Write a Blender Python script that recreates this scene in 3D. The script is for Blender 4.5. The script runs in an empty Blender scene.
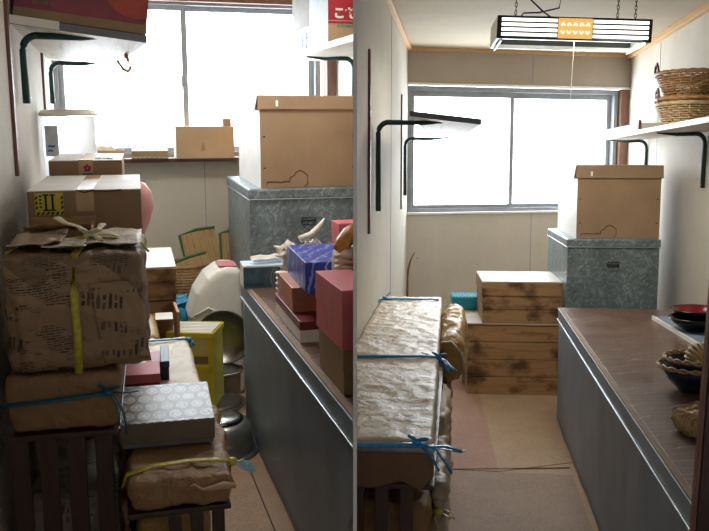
import bpy, bmesh, math, random
from mathutils import Matrix, Vector, noise
random.seed(4)
C = bpy.context.scene.collection
PI = math.pi
rad = math.radians

# ------------------------------------------------------------------ camera
F, W, H = 850.0, 709.0, 531.0
def room_axes(ax, ay):
    """camera axes (right, up, forward) as seen by a room whose depth axis leaves the view axis by ax, ay"""
    d = Vector((ax, ay, F)).normalized(); u = Vector((0, F, -ay)).normalized()
    x = Vector((u.y*d.z-u.z*d.y, u.z*d.x-u.x*d.z, u.x*d.y-u.y*d.x))
    if x.x < 0: x = -x
    return Matrix((x, d, u))
ML = room_axes(-251.5, 153.5)
MR = room_axes(105.5, 101.5)
CAM = Vector((0, 0, 1.47))
cam_d = bpy.data.cameras.new('camera'); cam = bpy.data.objects.new('camera', cam_d); C.objects.link(cam)
cam_d.sensor_width = 36; cam_d.lens = F*36/W; cam_d.clip_start = .05
r_, u_, f_ = ML.col[0], ML.col[1], ML.col[2]
cam.matrix_world = Matrix.Translation(CAM) @ Matrix((r_, u_, -f_)).transposed().to_4x4()
bpy.context.scene.camera = cam
ROOM = {'L': Matrix.Identity(4),
        'R': Matrix.Translation(CAM) @ (ML @ MR.transposed()).to_4x4() @ Matrix.Translation((0, 0, -1.57))}
PN = Vector((242, 829, 0)).normalized()          # direction of the dividing panel, seen from above
PNORM = Vector((PN.y, -PN.x, 0))                 # points to the right-hand room

# ------------------------------------------------------------------ materials
def lin(c):
    return tuple(((v/255)/12.92 if v/255 <= .04045 else ((v/255+.055)/1.055)**2.4) for v in c)+(1,)
class NT:
    def __init__(s, name):
        s.m = bpy.data.materials.new(name); s.m.use_nodes = True; s.t = s.m.node_tree
        s.b = s.t.nodes['Principled BSDF']; s.co = s.n('ShaderNodeTexCoord').outputs['Object']
    def n(s, ty, **k):
        x = s.t.nodes.new(ty)
        for a, v in k.items(): setattr(x, a, v)
        return x
    def l(s, a, b): s.t.links.new(a, b)
    def mapping(s, sc=(1,1,1), rot=(0,0,0), loc=(0,0,0)):
        x = s.n('ShaderNodeMapping'); x.inputs['Scale'].default_value = sc; x.inputs['Rotation'].default_value = rot
        x.inputs['Location'].default_value = loc
        s.l(s.co, x.inputs['Vector']); return x.outputs[0]
    def noise(s, scale, sc=(1,1,1), detail=4, rough=.5, dist=0, rot=(0,0,0)):
        x = s.n('ShaderNodeTexNoise'); x.inputs['Scale'].default_value = scale; x.inputs['Detail'].default_value = detail
        x.inputs['Roughness'].default_value = rough; x.inputs['Distortion'].default_value = dist
        s.l(s.mapping(sc, rot), x.inputs['Vector']); return x.outputs[0]
    def ramp(s, fac, stops):
        x = s.n('ShaderNodeValToRGB'); e = x.color_ramp.elements
        while len(e) < len(stops): e.new(.5)
        for i, (p, c) in enumerate(stops): e[i].position = p; e[i].color = c if len(c) == 4 else lin(c)
        s.l(fac, x.inputs[0]); return x.outputs[0]
    def mix(s, fac, a, b, mode='MIX'):
        x = s.n('ShaderNodeMix', data_type='RGBA', blend_type=mode)
        for i, v in ((0, fac), (6, a), (7, b)):
            if hasattr(v, 'links') or hasattr(v, 'is_linked'): s.l(v, x.inputs[i])
            else: x.inputs[i].default_value = v if i == 0 or len(v) == 4 else lin(v)
        return x.outputs[2]
    def bump(s, h, strength, dist=.01):
        x = s.n('ShaderNodeBump'); x.inputs['Strength'].default_value = strength; x.inputs['Distance'].default_value = dist
        s.l(h, x.inputs['Height'])
        if s.b.inputs['Normal'].is_linked: s.l(s.b.inputs['Normal'].links[0].from_socket, x.inputs['Normal'])
        s.l(x.outputs[0], s.b.inputs['Normal'])
    def fin(s, col, rough=.6, metal=0, spec=.5):
        i = s.b.inputs['Base Color']
        if hasattr(col, 'is_linked'): s.l(col, i)
        else: i.default_value = col if len(col) == 4 else lin(col)
        s.b.inputs['Roughness'].default_value = rough; s.b.inputs['Metallic'].default_value = metal
        s.b.inputs['Specular IOR Level'].default_value = spec
        return s.m
def plain(name, c, rough=.6, metal=0, var=.06, sc=12, bump=0, bs=60, spec=.4):
    t = NT(name); n = t.noise(sc)
    a = tuple(max(0, v*(1-var)) for v in c); b = tuple(min(255, v*(1+var)) for v in c)
    if bump: t.bump(t.noise(bs, detail=5), bump, .004)
    return t.fin(t.ramp(n, [(.3, a), (.7, b)]), rough, metal, spec)
M = {}
# wallpaper: fine woven relief
def wallpaper(name, c):
    t = NT(name); n = t.noise(2.5, detail=6, rough=.7)
    col = t.ramp(n, [(.25, tuple(v*.93 for v in c)), (.75, c)])
    spots = t.ramp(t.noise(16, detail=2), [(.74, (255,255,255)), (.79, (205,190,165))])
    col = t.mix(.6, col, spots, 'MULTIPLY')
    w = t.noise(140, sc=(.35, .35, 1.6), detail=3)
    t.bump(w, .55, .006)
    return t.fin(col, .8, 0, .3)
M['paper_wall'] = wallpaper('wallpaper', (214, 207, 194))
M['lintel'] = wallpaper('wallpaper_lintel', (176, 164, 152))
M['ceiling'] = wallpaper('ceiling_paper', (190,176,154))
def wood(name, c1, c2, c3=None, rough=.55, axis='x', scale=1, stain=None, ns=9):
    t = NT(name); sc = {'x': (.6, 9, 9), 'y': (9, .6, 9), 'z': (9, 9, .6)}[axis]
    sc = tuple(v*scale for v in sc)
    n = t.noise(ns/3, sc=sc, detail=6, rough=.65, dist=.6)
    col = t.ramp(n, [(.3, c1), (.5, c2), (.72, c3 or c1)])
    if stain:
        st = t.ramp(t.noise(5, detail=5, rough=.6, sc=(1, 1, 1.5)), [(.50, (255,255,255)), (.64, stain)])
        col = t.mix(.85, col, st, 'MULTIPLY')
    t.bump(n, .25, .003)
    return t.fin(col, rough)
M['old_wood'] = wood('old_wood', (146,110,72), (170,132,90), (112,80,50), .6, 'x', 1, (96,72,54))
M['old_wood_top'] = wood('old_wood_top', (176,160,140), (200,186,168), (150,132,112), .38, 'x', 1)
def worn_board():
    t = NT('worn_brown_board'); n = t.noise(3, sc=(7, 1.2, 1), detail=7, rough=.7, dist=.5, rot=(0,0,.25))
    col = t.ramp(n, [(.3, (66,46,38)), (.5, (100,74,60)), (.72, (78,56,46))])
    w = t.n('ShaderNodeTexWave'); w.inputs['Scale'].default_value = 3; w.inputs['Distortion'].default_value = 9; w.inputs['Detail'].default_value = 4
    t.l(t.mapping((1,2.5,1), (0,0,.9)), w.inputs['Vector'])
    sc = t.ramp(w.outputs[0], [(.985, (0,0,0,1)), (1, (.5,.5,.5,1))])
    sc2 = t.ramp(t.noise(5, detail=8, rough=.75), [(.58, (0,0,0,1)), (.75, (.35,.35,.35,1))])
    col = t.mix(sc, col, (200,184,170)); col = t.mix(sc2, col, (170,150,136)); t.bump(n, .15, .002)
    t.l(t.ramp(t.noise(4, detail=5), [(.3, (.28,.28,.28,1)), (.7, (.5,.5,.5,1))]), t.b.inputs['Roughness']); return t.fin(col, .4)
M['chest_top'] = worn_board()
M['trim_wood'] = wood('trim_wood', (196,150,98), (214,172,120), None, .5, 'y')
M['brown_wood'] = wood('brown_wood', (104,70,56), (128,90,74), None, .5, 'z')
M['dark_wood'] = wood('dark_wood', (44,30,24), (66,46,36), None, .35, 'z')
M['slat_wood'] = wood('slat_wood', (50,33,27), (66,45,36), None, .35, 'z')
M['sill_wood'] = wood('sill_wood', (84,52,40), (108,70,54), None, .4, 'x')
M['shelf_wood'] = wood('shelf_wood', (182,174,160), (202,196,184), (160,148,132), .5, 'y')
M['shelf_edge'] = plain('shelf_edge', (116,118,124), .6)
M['white_paint'] = plain('white_paint', (236,236,234), .5, var=.02)
M['frame'] = plain('bronze_aluminium', (138,142,146), .4, .0, .05)
M['sash'] = plain('grey_aluminium', (150,156,162), .4, .0, .05)
M['green_steel'] = plain('green_steel', (34,66,64), .4, .2)
M['card'] = plain('cardboard', (156,128,98), .7, 0, .05, 5, .15, 200)
M['card_dark'] = plain('cardboard_brown', (150,122,92), .7, 0, .05, 5, .15, 200)
M['card_light'] = plain('cardboard_light', (180,152,118), .7, 0, .05, 5, .15, 200)
M['card_white'] = plain('white_card', (236,234,228), .55, 0, .03, 8)
M['pale_card'] = plain('light_grey_card', (176,182,190), .6, 0, .03)  # card in one even light grey
M['grey_card'] = plain('grey_card', (128,124,118), .7)
M['tape'] = plain('packing_tape', (198,168,122), .25, 0, .03)
M['tear'] = plain('dark_line', (70,48,34), .8)
M['black'] = plain('black_print', (24,24,30), .5)
M['ink_green'] = plain('green_print', (20,150,110), .5)
M['ink_blue'] = plain('blue_print', (40,110,180), .5)
M['ink_grey'] = plain('grey_print', (110,120,150), .5)
M['ink_red'] = plain('red_print', (150,40,80), .5)
M['teal_label'] = plain('teal_label', (60,120,130), .5)
M['yellow_print'] = plain('yellow_print', (206,190,60), .5)
def kraft(name, c, rough=.5, crease=.85):
    t = NT(name); n = t.noise(3, detail=8, rough=.6)
    col = t.ramp(n, [(.3, tuple(v*.9 for v in c)), (.7, c)])
    v = t.n('ShaderNodeTexVoronoi', feature='DISTANCE_TO_EDGE'); v.inputs['Scale'].default_value = 13
    mp = t.noise(4, detail=3); mx = t.n('ShaderNodeMix', data_type='RGBA'); mx.inputs[0].default_value = .25
    t.l(t.mapping((1, 1.5, 1)), mx.inputs[6]); t.l(mp, mx.inputs[7]); t.l(mx.outputs[2], v.inputs['Vector'])
    rr = t.ramp(v.outputs[0], [(0, (0,0,0,1)), (.12, (1,1,1,1))])
    t.bump(rr, crease*.3, .006); t.bump(t.noise(14, detail=6, rough=.65, dist=1.2), crease, .012)
    return t.fin(col, rough, 0, .45)
M['kraft'] = kraft('kraft_paper', (156,122,84))
M['kraft_pale'] = kraft('kraft_paper_pale', (214,196,168), .42, .6)
M['kraft_gold'] = kraft('waxed_paper_gold', (186,150,84), .3)
M['kraft_dark'] = kraft('kraft_paper_dark', (150,112,74))
def newspaper(name, base, dark):
    t = NT(name)
    v = t.n('ShaderNodeTexVoronoi'); v.inputs['Scale'].default_value = 7
    t.l(t.mapping(), v.inputs['Vector'])
    vb = t.n('ShaderNodeSeparateColor'); t.l(v.outputs['Color'], vb.inputs[0]); tone = t.mix(.8, base, t.ramp(vb.outputs[0], [(0, (170,160,150)), (.5, (225,215,205)), (1, (255,255,250))]), 'MULTIPLY')
    def lines(rot, sx, sz):
        b = t.n('ShaderNodeTexBrick'); b.inputs['Scale'].default_value = 1
        b.inputs['Color1'].default_value = (0,0,0,1); b.inputs['Color2'].default_value = (.35,.35,.35,1); b.inputs['Mortar'].default_value = (1,1,1,1)
        b.inputs['Brick Width'].default_value = sx; b.inputs['Row Height'].default_value = sz; b.inputs['Mortar Size'].default_value = sz*.24
        cx = t.n('ShaderNodeSeparateXYZ'); t.l(t.mapping(rot=rot), cx.inputs[0])
        cc = t.n('ShaderNodeCombineXYZ'); ad = t.n('ShaderNodeMath', operation='ADD'); t.l(cx.outputs[2], ad.inputs[0]); t.l(cx.outputs[1], ad.inputs[1])
        t.l(cx.outputs[0], cc.inputs[0]); t.l(ad.outputs[0], cc.inputs[1]); t.l(cc.outputs[0], b.inputs['Vector']); return b.outputs[0]
    a = lines((0, rad(6), 0), .024, .0062); b = lines((0, rad(84), 0), .045, .013)
    sel = t.ramp(t.noise(5, detail=1), [(.5, (0,0,0,1)), (.54, (1,1,1,1))])
    txt = t.mix(sel, a, b)
    area = t.ramp(t.noise(13, sc=(1,1,2.2), detail=2), [(.44, (0,0,0,1)), (.5, (1,1,1,1))])
    txt = t.mix(area, txt, (1,1,1,1))
    col = t.mix(txt, dark, tone)
    t.bump(t.noise(16, detail=6, rough=.65, dist=1.2), .7, .01)
    return t.fin(col, .5)
M['news'] = newspaper('newsprint', lin((168,142,112)), lin((48,38,32)))
M['news_pale'] = newspaper('newsprint_pale', lin((208,198,180)), lin((96,88,80)))
def galv():
    t = NT('galvanised_steel'); v = t.n('ShaderNodeTexVoronoi'); v.inputs['Scale'].default_value = 85
    mx = t.n('ShaderNodeMix', data_type='RGBA'); mx.inputs[0].default_value = .12
    t.l(t.mapping((1, 1, .8)), mx.inputs[6]); t.l(t.noise(9), mx.inputs[7]); t.l(mx.outputs[2], v.inputs['Vector'])
    bw = t.n('ShaderNodeSeparateColor'); t.l(v.outputs['Color'], bw.inputs[0])
    col = t.ramp(bw.outputs[0], [(0, (116,130,134)), (.6, (132,146,150)), (1, (164,176,178))])
    col = t.mix(.5, col, t.ramp(t.noise(6, detail=6), [(.3, (150,150,145)), (.7, (255,255,255))]), 'MULTIPLY')
    return t.fin(col, .42, .35)
M['galv'] = galv()
def steel():
    t = NT('grey_painted_steel'); n = t.noise(3, detail=6)
    t.bump(t.noise(2.0, sc=(.5,.5,1), detail=1), .35, .06); t.bump(t.noise(30, detail=4), .05, .003)
    sc = t.ramp(t.noise(9, sc=(1, .1, 2), detail=8, rough=.75), [(.68, (255,255,255)), (.8, (255,255,255))])
    return t.fin(t.ramp(n, [(.3, (116,130,146)), (.7, (134,150,166))]), .45, .1, .4)
M['steel'] = steel()
M['steel_edge'] = plain('bright_steel_edge', (190,196,200), .3, .8)
M['pot_steel'] = plain('polished_steel', (206,206,198), .22, .9, .03)
M['pot_dark'] = plain('dark_steel_pan', (128,128,120), .3, .6, .05)
def floor_mat(name, c):
    t = NT(name); n = t.noise(3, detail=7, rough=.7)
    col = t.ramp(n, [(.25, tuple(v*.86 for v in c)), (.75, c)]); t.bump(t.noise(220, detail=2), .25, .002)
    col = t.mix(.35, col, t.ramp(t.noise(150, detail=1), [(.35, (150,150,150)), (.6, (255,255,255))]), 'MULTIPLY')
    return t.fin(col, .75)
M['floor'] = floor_mat('floor_board', (190,158,128))
M['mat_tan'] = floor_mat('tan_floor_sheet', (186,156,124))
M['mat_red'] = floor_mat('reddish_floor_sheet', (176,136,114))
M['mat_grey'] = floor_mat('grey_brown_floor_sheet', (166,140,120))
M['seam'] = plain('dark_floor_seam', (70,52,44), .8)  # dark joint between floor sheets
M['tape_blue'] = plain('blue_plastic_tape', (44,142,200), .3, 0, .12, 90)
M['tape_teal'] = plain('teal_plastic_tape', (30,96,120), .35, 0, .12, 90)
M['tape_pale'] = plain('pale_blue_plastic_tape', (170,205,225), .3, 0, .08, 90)
M['tape_yellow'] = plain('yellow_plastic_tape', (190,178,70), .3, 0, .12, 90)
M['tape_cream'] = plain('cream_plastic_tape', (222,214,180), .35, 0, .05, 90)
M['yellow_plastic'] = plain('yellow_plastic', (232,216,50), .35, 0, .03)
M['yellow_pale'] = plain('pale_yellow_plastic', (236,226,104), .3, 0, .03)
M['white_plastic'] = plain('white_plastic', (232,230,220), .35, 0, .02)
M['teal_plastic'] = plain('teal_plastic', (40,150,170), .4, 0, .06)
M['blue_bag'] = plain('blue_bag', (60,160,205), .35, 0, .2, 20, .6, 30)
M['wicker'] = wood('wicker', (130,92,56), (172,132,84), (84,56,34), .5, 'x', 2.5)
M['wicker_pale'] = wood('wicker_pale', (164,132,96), (196,168,126), (104,78,52), .5, 'x', 2.5)
M['straw'] = wood('woven_straw', (176,148,98), (200,172,122), (140,112,70), .7, 'z', 4)
M['green_binding'] = plain('green_binding', (70,112,60), .6)
M['maroon'] = plain('maroon_card', (112,40,48), .4)
M['salmon'] = plain('salmon_card', (186,118,98), .5)
M['pink_card'] = plain('dusty_pink_card', (204,104,112), .5, 0, .06, 10, .2, 200)
M['pink_pale'] = plain('pale_pink_card', (206,150,156), .4)
M['red'] = plain('red_card', (176,44,44), .45)
M['navy'] = plain('navy_card', (40,60,92), .45)
M['pink_pot'] = plain('pink_ceramic', (206,150,138), .4)
M['lacquer_red'] = plain('red_lacquer', (120,26,30), .2)
M['lacquer_black'] = plain('black_lacquer', (22,22,26), .18)
M['blue_enamel'] = plain('dark_blue_enamel', (34,44,62), .3)
M['white_cloth'] = plain('white_crumpled_paper', (228,222,210), .6, 0, .04, 12, .8, 40)
M['gold_foil'] = plain('gold_cloth', (196,140,60), .4, 0, .15, 30, .8, 50)
M['shell'] = plain('cream_shell', (226,212,190), .45, 0, .05, 20, .4, 60)
M['cable'] = plain('black_cable', (24,22,22), .5)
M['lamp_body'] = plain('dark_lamp_body', (40,44,46), .4)
M['lamp_white'] = plain('white_lamp_reflector', (228,232,228), .4)
M['lamp_orange'] = plain('amber_lamp_panel', (232,186,96), .35)
def emit(name, c, s):
    t = NT(name); t.b.inputs['Emission Color'].default_value = lin(c); t.b.inputs['Emission Strength'].default_value = s
    return t.fin(c, .4)
M['lamp_glow'] = emit('lit_diffuser', (255,252,240), .9)
M['lamp_amber_glow'] = emit('lit_amber_diffuser', (240,190,112), .3)
def glass():
    t = NT('window_glass'); out = t.t.nodes['Material Output']
    tr = t.n('ShaderNodeBsdfTransparent'); gl = t.n('ShaderNodeBsdfGlossy'); gl.inputs['Roughness'].default_value = .02
    mx = t.n('ShaderNodeMixShader'); mx.inputs[0].default_value = .05
    tr.inputs[0].default_value = (.97, .985, 1, 1)
    t.l(tr.outputs[0], mx.inputs[1]); t.l(gl.outputs[0], mx.inputs[2]); t.l(mx.outputs[0], out.inputs['Surface']); return t.m
M['glass'] = glass()
def frosted(name, c, tr=.6):
    t = NT(name); t.b.inputs['Transmission Weight'].default_value = tr; t.b.inputs['IOR'].default_value = 1.2
    return t.fin(c, .45)
M['frosted'] = frosted('frosted_plastic', (250,252,255), .85)
def pattern(name, base, motif, scale):
    """white many-petalled flowers in staggered rows"""
    t = NT(name); sp = t.n('ShaderNodeSeparateXYZ'); t.l(t.mapping((scale, scale*.6, scale)), sp.inputs[0])
    def mth(op, a, b=0):
        x = t.n('ShaderNodeMath', operation=op)
        for i, v in enumerate((a, b)):
            if hasattr(v, 'is_linked'): t.l(v, x.inputs[i])
            else: x.inputs[i].default_value = v
        return x.outputs[0]
    row = mth('FLOOR', sp.outputs[1]); fy = mth('SUBTRACT', mth('FRACT', sp.outputs[1]), .5)
    fx = mth('SUBTRACT', mth('FRACT', mth('ADD', sp.outputs[0], mth('MULTIPLY', row, .5))), .5)
    r = mth('SQRT', mth('ADD', mth('MULTIPLY', fx, fx), mth('MULTIPLY', fy, fy)))
    pet = mth('ABSOLUTE', mth('SINE', mth('MULTIPLY', mth('ARCTAN2', fy, fx), 7)))
    edge = mth('LESS_THAN', r, mth('ADD', .36, mth('MULTIPLY', pet, .06)))
    gap = mth('GREATER_THAN', mth('ADD', pet, mth('MULTIPLY', mth('LESS_THAN', r, .12), 1)), .35)
    ring = mth('GREATER_THAN', mth('ABSOLUTE', mth('SUBTRACT', r, .2)), .018)
    f = mth('MULTIPLY', mth('MULTIPLY', edge, gap), ring)
    n = t.ramp(t.noise(60, detail=3), [(.4, (.5,.5,.5,1)), (.6, (1,1,1,1))])
    return t.fin(t.mix(t.mix(1.0, n, f, 'MULTIPLY'), base, motif), .4)
M['mum_side'] = plain('grey_brown_card', (110,98,80), .6)
M['mum'] = pattern('chrysanthemum_paper', lin((92,86,78)), lin((214,212,206)), 25)
def wavy(name, c1, c2, s=26, rot=.5):
    t = NT(name); w = t.n('ShaderNodeTexWave'); w.inputs['Scale'].default_value = s/4; w.inputs['Distortion'].default_value = 6; w.inputs['Detail'].default_value = 2
    w.inputs['Detail Scale'].default_value = 3
    t.l(t.mapping(rot=(0, 0, rot)), w.inputs['Vector'])
    return t.fin(t.ramp(w.outputs[0], [(.86, c1), (.97, c2)]), .35)
M['blue_box'] = wavy('blue_feather_paper', (26,60,170), (140,164,220))
def stripes(name, cs, s, rot):
    t = NT(name); w = t.n('ShaderNodeTexWave'); w.inputs['Scale'].default_value = s
    t.l(t.mapping(rot=rot), w.inputs['Vector'])
    return t.fin(t.ramp(w.outputs[0], cs), .5)
M['diag'] = stripes('diagonal_striped_paper', [(.3, (120,124,118)), (.5, (168,166,150)), (.8, (150,140,128))], 14, (0, 0, .6))
M['red_box'] = plain('mauve_red_card', (140,66,78), .45)
M['red_motif'] = plain('brick_red_print', (176,78,66), .45)
M['gold_band'] = plain('dull_gold_band', (150,126,92), .45)

# ------------------------------------------------------------------ mesh helpers
class MB:
    def __init__(s): s.bm = bmesh.new()
    def box(s, x0, x1, y0, y1, z0, z1, mi=0, off=(0,0)):
        """off shifts nothing; eight corners"""
        v = [s.bm.verts.new(p) for p in ((x0,y0,z0),(x1,y0,z0),(x1,y1,z0),(x0,y1,z0),(x0,y0,z1),(x1,y0,z1),(x1,y1,z1),(x0,y1,z1))]
        for f in ((0,3,2,1),(4,5,6,7),(0,1,5,4),(1,2,6,5),(2,3,7,6),(3,0,4,7)):
            q = s.bm.faces.new([v[i] for i in f]); q.material_index = mi
        return s
    def hexa(s, pts):
        v = [s.bm.verts.new(p) for p in pts]
        for f in ((0,3,2,1),(4,5,6,7),(0,1,5,4),(1,2,6,5),(2,3,7,6),(3,0,4,7)): s.bm.faces.new([v[i] for i in f])
        return s
    def tube(s, pts, r, n=8, flat=1.0, cap=True):
        pts = [Vector(p) for p in pts]; rings = []
        up = Vector((0,0,1))
        for i, p in enumerate(pts):
            t = (pts[min(i+1, len(pts)-1)]-pts[max(i-1, 0)]).normalized()
            a = t.cross(up)
            if a.length < .05: a = t.cross(Vector((0,1,0)))
            a.normalize(); b = a.cross(t).normalized()
            rr = r[i] if isinstance(r, (list, tuple)) else r
            rings.append([s.bm.verts.new(p+a*math.cos(2*PI*k/n)*rr+b*math.sin(2*PI*k/n)*rr*flat) for k in range(n)])
        for i in range(len(rings)-1):
            for k in range(n):
                s.bm.faces.new((rings[i][k], rings[i][(k+1)%n], rings[i+1][(k+1)%n], rings[i+1][k]))
        if cap:
            s.bm.faces.new(rings[0][::-1]); s.bm.faces.new(rings[-1])
        return s
    def lathe(s, prof, n=40, c=(0,0), close=False):
        rings = []
        for r, z in prof:
            if r < 1e-5: rings.append([s.bm.verts.new((c[0], c[1], z))])
            else: rings.append([s.bm.verts.new((c[0]+r*math.cos(2*PI*k/n), c[1]+r*math.sin(2*PI*k/n), z)) for k in range(n)])
        for a, b in zip(rings, rings[1:]):
            for k in range(n):
                q = [a[k%len(a)], a[(k+1)%len(a)], b[(k+1)%len(b)], b[k%len(b)]]
                u = []
                for w in q:
                    if w not in u: u.append(w)
                if len(u) > 2: s.bm.faces.new(u)
        return s
    def poly(s, pts, dz):
        """flat outline (list of xyz) thickened by the vector dz"""
        a = [s.bm.verts.new(p) for p in pts]; b = [s.bm.verts.new(Vector(p)+Vector(dz)) for p in pts]; n = len(a)
        s.bm.faces.new(a[::-1]); s.bm.faces.new(b)
        for i in range(n): s.bm.faces.new((a[i], a[(i+1)%n], b[(i+1)%n], b[i]))
        return s
    def build(s, name, mat, parent=None, bevel=0, smooth=False, loc=None, seg=2):
        bmesh.ops.recalc_face_normals(s.bm, faces=s.bm.faces[:])
        me = bpy.data.meshes.new(name); s.bm.to_mesh(me); s.bm.free()
        me.materials.append(M[mat] if isinstance(mat, str) else mat)
        o = bpy.data.objects.new(name, me); C.objects.link(o)
        if parent is not None: o.parent = parent
        if loc is not None: o.location = loc
        if smooth:
            for p in me.polygons: p.use_smooth = True
        if bevel:
            b = o.modifiers.new('bevel', 'BEVEL'); b.width = bevel; b.segments = seg; b.limit_method = 'ANGLE'
        return o
def grid_box(w, d, h, r=.02, res=.02, amp=.004, fs=14, seed=0, sag=0, bulge=0, bottom_in=0):
    """a rounded, crumpled parcel: x in +-w/2, y in +-d/2, z 0..h"""
    bm = bmesh.new(); cache = {}
    nx, ny, nz = [max(3, int(round(v/res))) for v in (w, d, h)]
    def vert(i, j, k):
        if (i,j,k) in cache: return cache[(i,j,k)]
        p = Vector((w*(i/nx-.5), d*(j/ny-.5), h*(k/nz-.5)))
        q = Vector((max(-w/2+r, min(w/2-r, p.x)), max(-d/2+r, min(d/2-r, p.y)), max(-h/2+r, min(h/2-r, p.z))))
        nrm = p-q
        if nrm.length > 1e-6: nrm.normalize()
        p = q+nrm*r
        if bulge:
            p.x += bulge*(p.x/(w/2))*(1-(p.z/(h/2))**2); p.y += bulge*(p.y/(d/2))*(1-(p.z/(h/2))**2)
        s1 = noise.noise(Vector((p.x*fs+seed*7, p.y*fs, p.z*fs)))
        s2 = 1-abs(noise.noise(Vector((p.x*fs*.7, p.y*fs*1.6+seed*5, p.z*fs+3))))*2.5
        s3 = noise.noise(Vector((p.x*fs*3, p.y*fs*3+seed, p.z*fs*3)))
        s4 = max(0, 1-abs(noise.noise(Vector((p.x*fs*1.1+seed*3, p.y*fs*.9, p.z*fs*1.3+seed))))*4)**2
        s5 = max(0, 1-abs(noise.noise(Vector((p.x*fs*2.3+seed, p.y*fs*1.1-seed, p.z*fs*2.1))))*5)**2
        p = p+nrm*(amp*(s1+.5*s2+.3*s3+1.1*s4+.7*s5)-amp*1.2)
        t = p.z/h+.5
        if bottom_in: p.x *= 1-bottom_in*(1-t)**2; p.y *= 1-bottom_in*(1-t)**2
        p.z += h/2
        if p.z < 0: p.z = 0
        v = cache[(i,j,k)] = bm.verts.new(p); return v
    def face(a): 
        try: bm.faces.new(a)
        except ValueError: pass
    for i in range(nx):
        for j in range(ny):
            for k in (0, nz): face([vert(i,j,k), vert(i+1,j,k), vert(i+1,j+1,k), vert(i,j+1,k)])
        for k in range(nz):
            for j in (0, ny): face([vert(i,j,k), vert(i+1,j,k), vert(i+1,j,k+1), vert(i,j,k+1)])
    for j in range(ny):
        for k in range(nz):
            for i in (0, nx): face([vert(i,j,k), vert(i,j+1,k), vert(i,j+1,k+1), vert(i,j,k+1)])
    m = MB(); m.bm.free(); m.bm = bm; return m
ROOTS = []
def local(room, x, y, z, yaw=0, roll=0, pitch=0):
    return ROOM[room] @ Matrix.Translation((x, y, z)) @ Matrix.Rotation(rad(yaw), 4, 'Z') @ Matrix.Rotation(rad(roll), 4, 'Y') @ Matrix.Rotation(rad(pitch), 4, 'X')
def tag(o, label, cat, group=None, kind=None):
    if label: o['label'] = label
    if cat: o['category'] = cat
    if group: o['group'] = group
    if kind: o['kind'] = kind
def thing(room, name, label, cat, x, y, z, yaw=0, group=None, roll=0, pitch=0, kind=None):
    o = bpy.data.objects.new(name, None); o.empty_display_size = .1; C.objects.link(o)
    o.matrix_world = local(room, x, y, z, yaw, roll, pitch); tag(o, label, cat, group, kind); o['side'] = room; ROOTS.append(o)
    return o
def solo(room, name, mb, mat, label, cat, x=0, y=0, z=0, yaw=0, group=None, kind=None, roll=0, pitch=0, **k):
    o = mb.build(name, mat, **k); o.matrix_world = local(room, x, y, z, yaw, roll, pitch); tag(o, label, cat, group, kind); o['side'] = room; ROOTS.append(o)
    return o
def corner(x, y, w, d, yaw):
    """centre of a box of size w, d whose front left corner stands at x, y"""
    c, s = math.cos(rad(yaw)), math.sin(rad(yaw))
    return x+c*w/2-s*d/2, y+s*w/2+c*d/2
def cbox(w, d, z0, z1, e=0): return MB().box(-w/2-e, w/2+e, -d/2-e, d/2+e, z0, z1)
def text(body, size, mat, parent, loc, rot=(PI/2, 0, 0), name='lettering', bold=.0, align='CENTER', sx=1):
    c = bpy.data.curves.new('t', 'FONT'); c.body = body; c.size = size; c.extrude = .0006; c.offset = bold; c.align_x = align; c.align_y = 'CENTER'
    t = bpy.data.objects.new('t', c); C.objects.link(t); bpy.context.view_layer.update()
    me = bpy.data.meshes.new_from_object(t.evaluated_get(bpy.context.evaluated_depsgraph_get()))
    bpy.data.objects.remove(t); me.materials.clear(); me.materials.append(M[mat])
    o = bpy.data.objects.new(name, me); C.objects.link(o); o.parent = parent; o.location = loc; o.rotation_euler = rot; o.scale = (sx, 1, 1)
    return o
def decal(x0, x1, z0, z1, y, t=.0012): return MB().box(x0, x1, y-t, y, z0, z1)

# ------------------------------------------------------------------ the setting
def struct(room, name, mb, mat, x=0, y=0, z=0, yaw=0, **k):
    return solo(room, name, mb, mat, None, None, x, y, z, yaw, kind='structure', **k)
Y0 = -.9
# left-hand room
struct('L', 'floor', MB().box(-.29, 2.2, Y0, 5.5, -.06, 0), 'floor')
struct('L', 'ceiling', MB().box(-.39, 2.2, Y0, 5.6, 2.5, 2.58), 'ceiling')
struct('L', 'wall_left', MB().box(-.41, -.29, Y0, 5.62, -.06, 2.5), 'paper_wall')
wb = MB().box(-.29, 1.57, 5.5, 5.62, -.06, 1.17)
struct('L', 'wall_back', wb, 'paper_wall')
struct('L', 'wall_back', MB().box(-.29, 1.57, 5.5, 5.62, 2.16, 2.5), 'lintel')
struct('L', 'wall_right', MB().box(1.45, 1.57, 3, 5.5, -.06, 2.5), 'paper_wall')
struct('L', 'trim_1', MB().box(.603, .606, 5.498, 5.5, 0, 1.17), 'ink_grey')
struct('L', 'trim_2', MB().box(-.29, 1.45, 5.37, 5.62, 1.165, 1.19), 'sill_wood', bevel=.003)
struct('L', 'trim_3', MB().box(1.385, 1.44, 5.38, 5.5, 1.19, 2.16), 'brown_wood', bevel=.003)
struct('L', 'trim_4', MB().box(-.29, 1.45, 5.46, 5.5, 2.135, 2.165), 'brown_wood', bevel=.003)
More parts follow.
